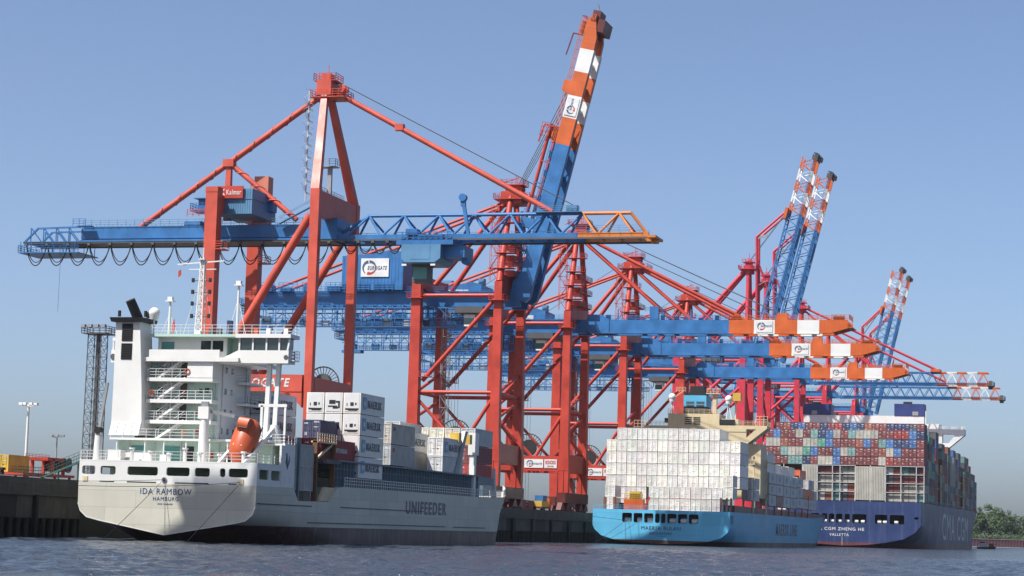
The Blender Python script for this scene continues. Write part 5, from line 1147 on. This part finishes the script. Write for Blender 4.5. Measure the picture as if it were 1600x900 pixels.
# ------------------------------------------------------------------ light blue ship
def blue_ship():
    O=(-101.8,489.5,0); t=empty('container_ship',O,'light blue container ship with cream house behind white container wall','ship')
    zd=lin([(0,4.7),(9,4.7),(9.2,8.0),(150,8.3),(205,10.5)])
    b=16.1; base=[(0,-9),(11,-9),(15,-8),(b,-5),(b,0),(b,4.4),(b,0)]
    st=[(0,[(0,.25),(6,.45),(11,1.0),(14,1.9),(15.6,3.2),(16.05,4.2),(b,0)]),
        (9,[(0,-3),(6,-2.6),(11,-1.4),(14.3,0),(15.8,2),(b,4.2),(b,0)]),(9.2,[(0,-3),(6,-2.6),(11,-1.4),(14.3,0),(15.8,2),(b,4.2),(b,0)]),
        (30,[(0,-8),(8,-7.6),(13,-6),(15.5,-3),(b,0),(b,4.2),(b,0)]),(50,base),(140,base),
        (165,[(0,-9),(6,-9),(10,-7),(12.4,-4),(13.6,0),(15,4.2),(15.8,0)]),(185,[(0,-9),(2,-8.6),(4,-6),(5.5,-3),(6.8,0),(9.5,4.4),(12.6,0)]),
        (198,[(0,-9,196),(.3,-8,196),(.5,-6,196),(.8,-3,196),(1.2,0,196),(3.2,4.4,197),(6.5,0)]),(206,[(0,-9,197),(.05,-8,197),(.05,-6,197),(.06,-3,197),(.06,0,197),(.1,4.4,200),(.4,0)])]
    h=hull('hull',st,MSK,t,zd)
    hs=[(a,c,5.05,7.2) for a,c in ((-9.1,-6.77),(-6.39,-4.29),(-3.91,-1.73),(-1.32,-.26),(.11,1.13),(1.54,3.69),(4.06,6.21),(6.58,8.88))]
    MB().plate(-b,b,4.7,8.0,hs,lambda u,w,d:(u,d,w),.3,.3).build('stern_plate',MSK,t)
    for sx in (-1,1): MB().plate(.3,9.1,4.7,8.0,[(1.2,2.6,5.2,7.2),(3.4,4.8,5.2,7.2)],lambda u,w,d,s=sx:(s*(b-d),u,w),.3,.25).build('side_plate',MSK,t)
    MB().box(-b+.3,b-.3,.3,9.1,7.8,7.98).build('upper_deck',MAROON,t); MB().box(-b+.3,b-.3,8.9,9.1,4.7,7.8).build('deck_bulkhead',DGREY,t)
    for i,x in enumerate((-8,-5,-2.6,2.6,5.2,7.8)): MB().tube((x-.7,1.6,5.6),(x+.7,1.6,5.6),.62,n=12).box(x-.9,x+.9,1.9,2.6,4.7,6.0).build('mooring_winch',WHITE,t)
    MB().box(-3.4,-2.4,1.4,2,4.7,6.6).build('red_reel',LOGOR,t)
    MB().rail([(-b,.1,8.0),(b,.1,8.0)],1.0,1.6,.05).build('stern_railing',MSK,t)
    lettering('MAERSK BULAN',LETK,h,(-4.5,-.03,3.45),9.2,.82,bold=.0); lettering('SINGAPORE',LETK,h,(-2.65,-.03,2.35),5.3,.62,bold=0); lettering('IMO 9332979',LETK,h,(-1.3,-.03,1.9),2.6,.22,bold=0)
    lettering('MAERSK LINE',LETG,h,(16.13,69,2.9),38,3.2,'+x',bold=.03)
    # house, all on one base
    hs_=MB().box(-15.9,15.9,44,53,12,25.5).build('lower_house',CREAM,t); hs_.location=(-.76,4,-.02); hs_.scale=(1.0075,1,1.0075)
    MB().box(-7.5,5.6,42.5,52,12,32.8).build('house',CREAM,hs_)
    lv=MB()
    for x0 in (-3.2,-1.0):
        for k in range(4): z=30.1+k*.52; lv.box(x0,x0+1.75,42.42,42.52,z,z+.26)
    lv.build('house_louvre',BLACK,hs_)
    w=MB().box(-13.6,-7.5,42.5,48,28.6,29.7); w.rail([(-13.6,42.5,29.7),(-7.5,42.5,29.7)],1.1,1,.07); w.rail([(-16.5,44,28.6),(-13.6,44,28.6)],2.4,.8,.1); wl=w.build('bridge_wing',CREAM,hs_)
    w=MB().box(5.6,12.4,42.5,48,28.4,30.0); w.box(5.6,10.2,43,48,30,31.6); w.prism([(12.4,30.0),(17.6,30.0),(17.6,29.3),(12.4,25.2),(12.4,26.9),(14.9,29.1),(12.4,29.1)],1,42.5,48); w.quadbox([(6.2,42.6,25.4),(12.4,42.6,24.2),(12.4,47,24.2),(6.2,47,25.4),(8.0,42.6,28.4),(12.4,42.6,28.4),(12.4,47,28.4),(8,47,28.4)]); w.rail([(5.6,42.5,30.0),(17.6,42.5,30.0),(17.6,48,30)],1.1,1.1,.07); w.rail([(14.5,44,30),(17.5,44,30)],2.4,.8,.1); w.build('bridge_wing',CREAM,hs_)
    MB().box(-8.4,-7.5,42.6,44,30.4,31.6).build('wing_window',GLASS,hs_); MB().box(5.62,9.4,42.3,43,30.3,31.4).build('wing_window',DARK,hs_)
    MB().rail([(-7.5,42.6,32.8),(5.6,42.6,32.8)],1.1,1.2,.07).build('house_railing',CREAM,hs_)
    f=MB().box(-3.65,2.1,42.9,50,34.6,37.4); fo=f.build('funnel',MSK,hs_); MB().box(-3.6,2.05,43,49.9,32.8,34.6).build('funnel_base',BLACK,hs_); MB().box(-2.9,1.6,43.4,49,37.4,38.1).box(-2.2,1.25,44,48.5,38.1,39.8).build('funnel_top',BLACK,hs_)
    lv=MB()
    for x0 in (-3.0,-.4):
        for k in range(2): lv.box(x0,x0+2.0,42.8,42.92,34.7+k*.75,35.1+k*.75)
        for k in range(2): lv.box(x0,x0+2.0,42.8,42.95,33.2+k*.6,33.5+k*.6)
    lv.build('funnel_louvre',DGREY,hs_)
    m=MB().rail([(-5.6,43,38.2),(-3.2,43,38.2)],1.2,.7,.08); m.beam((-5.8,43,37),(-3.6,43,38.6),.15,.15); m.build('funnel_platform',CREAM,hs_); m=MB().rail([(2.2,43,38.0),(5.6,43,38.0)],1.2,.7,.08); m.box(2.0,5.6,42.8,46,37.8,38.0); m.box(3.6,4.6,43.5,44.5,33,37.8); m.build('funnel_platform',CREAM,hs_)
    for x,z in ((-6.8,37.0),(7.6,36.6)):
        q=MB(); q.beam((x-.6,44,31.5),(x,44,z-1),.2,.2); q.beam((x+.8,44,31.5),(x,44,z-1),.2,.2); q.tube((x,44,z-1.2),(x,44,z-.4),.7,.8,12); q.sphere((x,44,z),.95,12,8); q.build('radar_dome',WHITE,hs_)
    MB().box(8.6,10.6,44,46,36.2,38.2).build('mast_lamp_house',YELLOW,hs_); MB().beam((9.2,45,30),(9.2,45,36.5),.3,.3).build('radar_post',CREAM,hs_)
    # lashing bridges and side frames
    MB().box(-15.6,15.6,9.3,170,8.05,9.6).build('hatch_covers',MAROON,t)
    for y in (34,53.5,): 
        lb=MB()
        for x in (13.2,15.6): lb.box(x,x+.4,y,y+.6,8,22)
        for z in (12,16,20): lb.box(13,16.1,y-.3,y+1,z,z+.25); lb.rail([(13,y-.3,z+.25),(16.1,y-.3,z+.25)],1.1,.8,.07)
        lb.build('lashing_bridge',CREAM,t)
    for y in (69,81.5,94,106.5,119,131): 
        lb=MB().box(15.5,15.9,y,y+.4,8,14.5); lb.box(12,15.9,y-.2,y+.5,11.5,11.8); lb.build('lashing_bridge',ORANGE,t)
    dm=MB().box(-9.3,-4.7,2.2,4.2,8.0,10.4); dm.build('deck_machine',ORANGE,t); MB().box(-8,-5.4,2.4,4,10.4,12.2).rail([(-9.2,2.3,10.4),(-4.8,2.3,10.4)],1.3,.6,.12).build('deck_machine_cab',YELLOW,t); MB().beam((-4.6,2.4,8),(-3.2,2.4,11),.4,.4).build('deck_davit',LOGOR,t)
    for x in (-13.8,-11.5): MB().box(x-.3,x+.3,2,2.6,8,10.8).build('deck_post',RUST,t)
    for x in (13.2,14.6,15.6): MB().box(x-.2,x+.2,4,4.4,8,11.2).build('deck_post',RUST,t)
    def line(a,b):
        MB().tube(a,b,.04,n=5).build('mooring_line',DGREY,t)
    line((-7.6,-.1,5.4),(-19.4,-24,G)); line((-8.4,-.1,5.2),(-14,-8,-.3)); line((-5.2,-.1,5.2),(-12,-9,-.3))
blue_ship()
def blue_ship_boxes():
    OX,OY=-101.8,489.5; gr='white containers on the light blue ship'; P=2.5; H=2.9
    x0=-16.85
    for k in range(7):                      # tall white wall
        for c in range(13):
            if k==6 and not (1<=c<=10): continue
            if k<2 and 4<=c<=12: continue
            container(OX+x0+P*(c+.5),OY+15.6,8.0+k*2.82,12.19,2.7,'reefer' if rnd.random()<.3 else 'dry',vary(WHC if rnd.random()<.8 else (.72,.69,.62),.06),f'white container in the tall white wall, {ORD[7-k]} tier from top, {ORD[c+1]} from left',gr)
    for k in range(2):
        for c in range(14):
            if 2<=c<5 or c in (0,): continue
            if c>=13: continue
            container(OX-16.9+P*(c+.5),OY+6.6 if c>=5 else OY+4.5,8.05+k*2.85+(2.9 if c>=12 else 0),6.06,2.7,'dry',vary(WHC,.08),f'white short container at the light blue stern edge, {("lower","upper")[k]} tier, {ORD[c+1]} place from left',gr)
    # boxes ahead of the house along the water side
    gs='grey sided containers ahead of the cream house'
    SHADED_SIDE=(.40,.41,.42)  # darker grey of the outer row puts the water-side shading into the colour
    plan=[(31.0,14.7,2,2,11.2),(57.8,14.8,3,5,10.5),(70.2,14.8,3,5,10.5),(82.6,14.8,3,4,10.5),(95.0,14.8,3,4,10.5),(107.4,14.8,3,4,10.8),(121,14.6,2,3,10.8),(134,14.2,3,4,10.8),(148,13.2,2,2,10.8)]
    for i,(y,x,n,m_,zb) in enumerate(plan):
        for c in range(4):
            top=n if c==0 else (m_ if c<3 else m_-1)
            for k in range(top):
                if c and k<min(n,top)-1: continue
                if c>1 and k<top-1: continue
                col=SHADED_SIDE if c==0 else WHC
                if i==2 and k==0 and c==0: col=MARC
                if i in (6,7) and (k+c)%3==1: col=ORGC
                nm='maroon' if col==MARC else 'orange' if col==ORGC else 'grey sided' if c==0 else 'white'
                yy=y+rnd.uniform(-.15,.15)
                o=container(OX+x-P*c,OY+yy,zb+k*2.86,12.0,2.72,'reefer',vary(col,.1),f'{nm} container beside or ahead of cream house, {ORD[i+1]} bay, {ORD[k+1]} tier, {("outer","second","third","fourth")[c]} row',gs)
                if c==0 and col==SHADED_SIDE: MB().box(1.15,1.19,4.2,6.8,.8,2.1).build('logo_panel',LOGOB,o)
                if c>0: MB().box(-.9,.9,-.04,.04,.5,1.1).build('reefer_grille',BLACK,o)
blue_ship_boxes()
# ------------------------------------------------------------------ big navy ship
def navy_ship():
    O=(-88.0,716.8,0); t=empty('container_ship',O,'huge navy blue container ship piled with coloured containers at right','ship')
    zd=lin([(0,7.6),(12,7.6),(12.2,15.2),(280,16.5),(340,18)])
    b=25.6; base=[(0,-13),(18,-13),(24,-12),(b,-8),(b,0),(b,7.6),(b,0)]
    st=[(0,[(0,.5),(8,.9),(14,1.8),(20,3.1),(23.6,5.2),(25.4,7.4),(b,0)]),(12,[(0,-4),(8,-3.4),(15,-1.8),(21,.8),(24.6,4),(b,7.4),(b,0)]),(12.2,[(0,-4),(8,-3.4),(15,-1.8),(21,.8),(24.6,4),(b,7.4),(b,0)]),
        (40,[(0,-11),(10,-10),(18,-7.5),(22.6,-3),(24.8,1.5),(b,7.4),(b,0)]),(75,[(0,-13),(15,-13),(21.5,-11),(24.4,-6),(25.4,0),(b,7.4),(b,0)]),(100,base),(255,base),
        (290,[(0,-13),(8,-13),(14,-10),(18,-5),(20.5,0),(23.5,8),(25.3,0)]),(320,[(0,-13),(2,-12),(5,-9),(7.5,-4),(9.5,0),(14.5,8),(19.5,0)]),(338,[(0,-13),(.5,-12),(1,-9),(1.4,-4),(1.8,0),(5,8),(10,0)]),(350,[(0,-13,342),(.1,-12,342),(.1,-9,342),(.1,-4,341),(.1,0,341),(.3,8,344),(1,0)])]
    h=hull('hull',st,CMA,t,zd)
    hs=[(-20,-18,7.9,10.9),(-16,-12,7.9,10.9),(-10.4,-7.6,7.9,10.9),(-6.7,-5.0,7.9,10.9),(-4.43,-2.68,7.9,10.9),(-2.06,-.02,7.9,10.9),(.78,2.43,7.9,10.9),(3.24,7.85,7.9,10.9),(10.67,14.66,7.9,10.9),(15.5,20.17,7.9,10.9),(23.43,24.82,9.6,10.4)]
    MB().plate(-b,b,7.6,15.2,hs,lambda u,w,d:(u,d,w),.3,.35).build('stern_plate',CMA,t)
    for sx in (-1,1): MB().plate(.3,12.1,7.6,15.2,[(2,3.4,8.2,10)],lambda u,w,d,s=sx:(s*(b-d),u,w),.3,.2).build('side_plate',CMA,t)
    MB().box(-b+.3,b-.3,.3,12.1,14.9,15.15).build('upper_deck',DGREY,t); MB().box(-b+.3,b-.3,11.9,12.1,7.6,14.9).build('deck_bulkhead',DARK,t)
    for x in (-9,-5.8,-3.5,-1,1.6,4.5,6.6,12,13.8,17.5): MB().tube((x-.6,1.6,8.5),(x+.6,1.6,8.5),.7,n=12).box(x-.7,x+.7,2,2.8,7.6,9).build('mooring_winch',WHITE,t)
    lettering('CMA CGM ZHENG HE',LETW,h,(-10.2,-.04,5.45),17.4,1.0,bold=.015); lettering('VALLETTA',LETW,h,(-4.2,-.04,3.6),6.4,.85,bold=.01)
    lettering('CMA CGM',LETF,h,(25.64,88,3.2),138,9.8,'+x',bold=.0)
    MB().beam((0,-.06,.6),(0,-.06,3.4),.12,.05).build('draught_scale',CREAM,h)
    # stern lashing structure
    fr=[]
    posts=[-26.2+2.5*i for i in (0,2.5,5,7,9,10,12,14,16,18,20,21)]
    for x in posts: MB().box(x-.13,x+.13,2.0,2.5,15.2,27.1).build('lashing_post',LGREY,t)
    for z in (18.2,21.2,24.1,26.8):
        for a,c in ((-13.7,-8.7),(-8.7,-3.7),(-3.7,3.8),(13.8,18.8),(18.8,26.3)): MB().box(a,c,2.0,2.5,z,z+.2).build('lashing_walkway',LGREY,t)
    pm=paint('grey ribbed panel',(.50,.48,.42),streak=.3)
    for a,c in ((-13.6,-8.9),(3.9,8.7),(8.9,13.6),(-26,-21)):
        m=MB().box(a,c,1.9,2.3,15.6,26.7)
        for k in range(8): xx=a+.3+k*(c-a-.5)/8; m.box(xx,xx+.18,1.75,1.9,15.7,26.6)
        m.build('ribbed_panel',pm,t)
    # islands
    MB().box(-23.5,20.1,73,80,30,47.6).build('after_island',WHITE,t)
    for a,c,z in ((-23.8,-13.4,51.6),(9.4,20.2,52.0)):
        n=MB().box(a,c,72.8,80.2,47.7,z); no=n.build('funnel_casing',NAVY,t); MB().box(a+3.2 if a<0 else a+6.5,a+5.2 if a<0 else a+8.6,72.7,72.85,47.8,49.2).build('casing_vent',GREY,no); MB().box(a+3,a+6,75,78,z,z+.9).build('exhaust',BLACK,no)
    MB().beam((20.6,73.4,38),(20.6,73.4,49.5),.4,.4).build('island_post',WHITE,t)
    MB().box(-22,16.5,188,200,17,51.0).build('bridge_island',WHITE,t); MB().prism([(16.5,47.0),(26.8,47.0),(26.8,48.9),(16.5,48.9)],1,188,194).prism([(16.5,41.4),(17.6,41.4),(17.6,47.0),(16.5,47.0)],1,188,194).prism([(17.6,41.4),(20.6,41.4),(26.8,46.7),(26.8,47.0),(22.6,47.0),(22.3,45.8),(20.2,43.2),(17.6,43.2)],1,188,194).build('bridge_wing',WHITE,t)
    MB().rail([(16.5,188,48.9),(26.8,188,48.9)],1.1,2,.12).build('wing_railing',WHITE,t); MB().box(25.4,26.4,189,191,48.9,50).build('wing_console',WHITE,t)
    for y in (30,58,86,114,142,170,205,233,261):
        m=MB().box(24.9,25.5,y,y+.7,15.4,30.5); m.box(20,25.5,y,y+.7,21.5,21.9); m.box(20,25.5,y,y+.7,27,27.4); m.build('lashing_bridge',GREY if y in(58,) else CREAM,t)
    sr=MB(); sr.rail([(25.5,12.5,15.2),(25.5,260,16.4)],1.1,3,.12,1); sr.build('side_railing',GREY,t)
navy_ship()
def navy_ship_boxes():
    OX,OY=-88.0,716.8; gr='coloured containers on the navy ship'; P=2.5; H=2.93
    rows=['.bmmgmtnbgmtgggmmrrbn','ggommggebmmmobmtbnnbm','..tggebmmbgtmmmogbmmm','...ttnmggbmmmmmgrmmmm']
    x0=-26.2
    for k,row in enumerate(rows):
        row=row.ljust(21,'m')
        if k==0: row='.'+'bmmgmtnbgmtgggmmrrbn'
        for c,ch in enumerate(row):
            if ch=='.': ch='m'
            nm,col=CN[ch]
            container(OX+x0+P*(c+.5),OY+2.2,27.15+(3-k)*H,12.19,H-.14,'dry',vary(col,.14),f'{nm} container on the navy ship stern, {ORD[k+2]} tier from top, {ORD[c+1]} from left',gr)
    top='monbmmnmrnbnommnnndmrb'
    for c in range(20):
        nm,col=CN[top[c] if c<len(top) else 'm']
        container(OX-24.9+P*(c+.5),OY+16,39.0,12.19,H-.14,'dry',vary(col,.14),f'{nm} container on the navy ship, topmost tier, {ORD[c+1]} from left',gr)
    keys='wgmbnrteodlc'; slots=[paint('stowed '+CN[k][0]+' container',CN[k][1],rough=.5,streak=.3,scol=(.12,.075,.05),var=.22,scale=1.2) for k in keys]
    st=MB()
    def cbox(x,y,z,L,H,ch):
        st.slot(keys.index(ch)); w=1.19
        st.box(x-w,x+w,y+.05,y+L-.05,z,z+H)
        for xx in (x-w+.1,x-.06,x+w-.2): st.box(xx,xx+.1,y,y+.05,z+.05,z+H-.05)
        for zz in (z,z+H-.13): st.box(x-w,x+w,y,y+.05,zz,zz+.13)
        k=int(L/1.1)
        for i in range(k): st.box(x+w,x+w+.03,y+.3+i*1.1,y+.85+i*1.1,z+.15,z+H-.15)
    for k in range(4):
        for c in range(7,21):
            if 12<=c<16: continue
            cbox(x0+P*(c+.5),3.0,15.4+k*2.9,12.19,2.45,'mgdgtmglmgomgt'[(c*3+k*5)%14])
    # stacks along the water side
    bays=[(16,8),(30.8,8),(44,8),(60,9),(88,8),(101,7),(116,8),(129,7),(144,8),(157,7),(172,8),(207,8),(220,8),(235,7),(248,6),(263,6),(276,5)]
    seq='tmedmntmmbgdmrtnmogbmrd'
    for i,(y,n) in enumerate(bays):
        for k in range(n):
            for c in range(2):
                if c==1 and k<n-2: continue
                ch=seq[(i*7+k*3+c)%len(seq)]
                if i in (0,1): ch='mtdmnm'[(k+i)%6] if i==0 else 'ednetmd'[(k)%7]
                if i in (7,8) and k>2: ch='blggggl'[k%7]
                nm,col=CN[ch]
                if i<3 and c==0: container(OX+24.2-P*c,OY+y,15.7+k*2.86,12.19,2.72,'dry',vary(col,.15),f'{nm} container on the navy ship side, {ORD[i+1]} bay from stern, {ORD[k+1]} tier up',gr)
                else: cbox(24.2-P*c,y,15.7+k*2.86,12.19,2.76,ch)
        st.slot(2); st.box(-24,20.3,y+.3,y+11.8,15.8,15.7+n*2.86-1.2)
    o=st.build('stowed_cargo',slots); o.location=(OX,OY,0); tag(o,'mass of stowed containers along the far side and stern frame of the navy ship','containers',kind='stuff')
navy_ship_boxes()
# ------------------------------------------------------------------ things on the quay
def quay_things():
    gr='containers standing on the quay'
    o=container(-151.2,272.3,G+1.78,6.06,2.4,'dry',(.55,.36,.05),'yellow container on the red rack at far left',gr)
    for i,(x,y,c,l) in enumerate(((-131.5,470,REDC,'red container on the quay between the crane legs'),(-133,484,MARC,'maroon container on the quay behind the straddle truck'),(-152,455,BLUC,'blue container on the quay behind the crane legs'))):
        container(x,y,G+.02,6.06,2.59,'dry',vary(c),l,gr)
    t=empty('quay_truck',(-131.0,492,G),'orange terminal truck with blue load on the quay by the crane','truck')
    MB().box(-1.2,1.2,-4,3,.9,1.3).build('chassis',MAROON,t); MB().prism([(3.0,1.0),(5.2,1.0),(5.2,2.4),(4.6,3.4),(3.0,3.4)],0,-1.15,1.15).build('cab',ORANGE,t); MB().box(-1.1,1.1,-3.8,2.6,1.3,2.6).build('load_frame',YELLOW,t); MB().box(-1.0,1.0,-2.5,1.5,2.6,3.9).build('blue_load',BLUE,t)
    MB().box(-1.0,1.0,5.18,5.24,2.3,3.2).build('windscreen',GLASS,t)
    for y in (-3,-1.6,3.8):
        for x in (-1.05,1.05): w=MB().tube((x-.2,y,.5),(x+.2,y,.5),.5,n=12).build('wheel',RUBBER,t); MB().tube((x-.22,y,.5),(x+.22,y,.5),.22,n=8).build('hub',GREY,w)
quay_things()

# ------------------------------------------------------------------ summer haze over the harbour
def haze():
    m=bpy.data.materials.new('haze'); m.use_nodes=True; t=m.node_tree
    for n in list(t.nodes):
        if n.type!='OUTPUT_MATERIAL': t.nodes.remove(n)
    v=_n(t,'ShaderNodeVolumePrincipled'); v.inputs['Density'].default_value=.00003; v.inputs['Color'].default_value=(.86,.91,1,1); v.inputs['Anisotropy'].default_value=.25
    t.links.new(v.outputs[0],[n for n in t.nodes if n.type=='OUTPUT_MATERIAL'][0].inputs['Volume'])
    o=MB().box(-1000,1700,-400,2800,-4,150).build('haze',m); tag(o,kind='stuff',label='thin pale summer haze over the harbour',cat='haze')
haze()
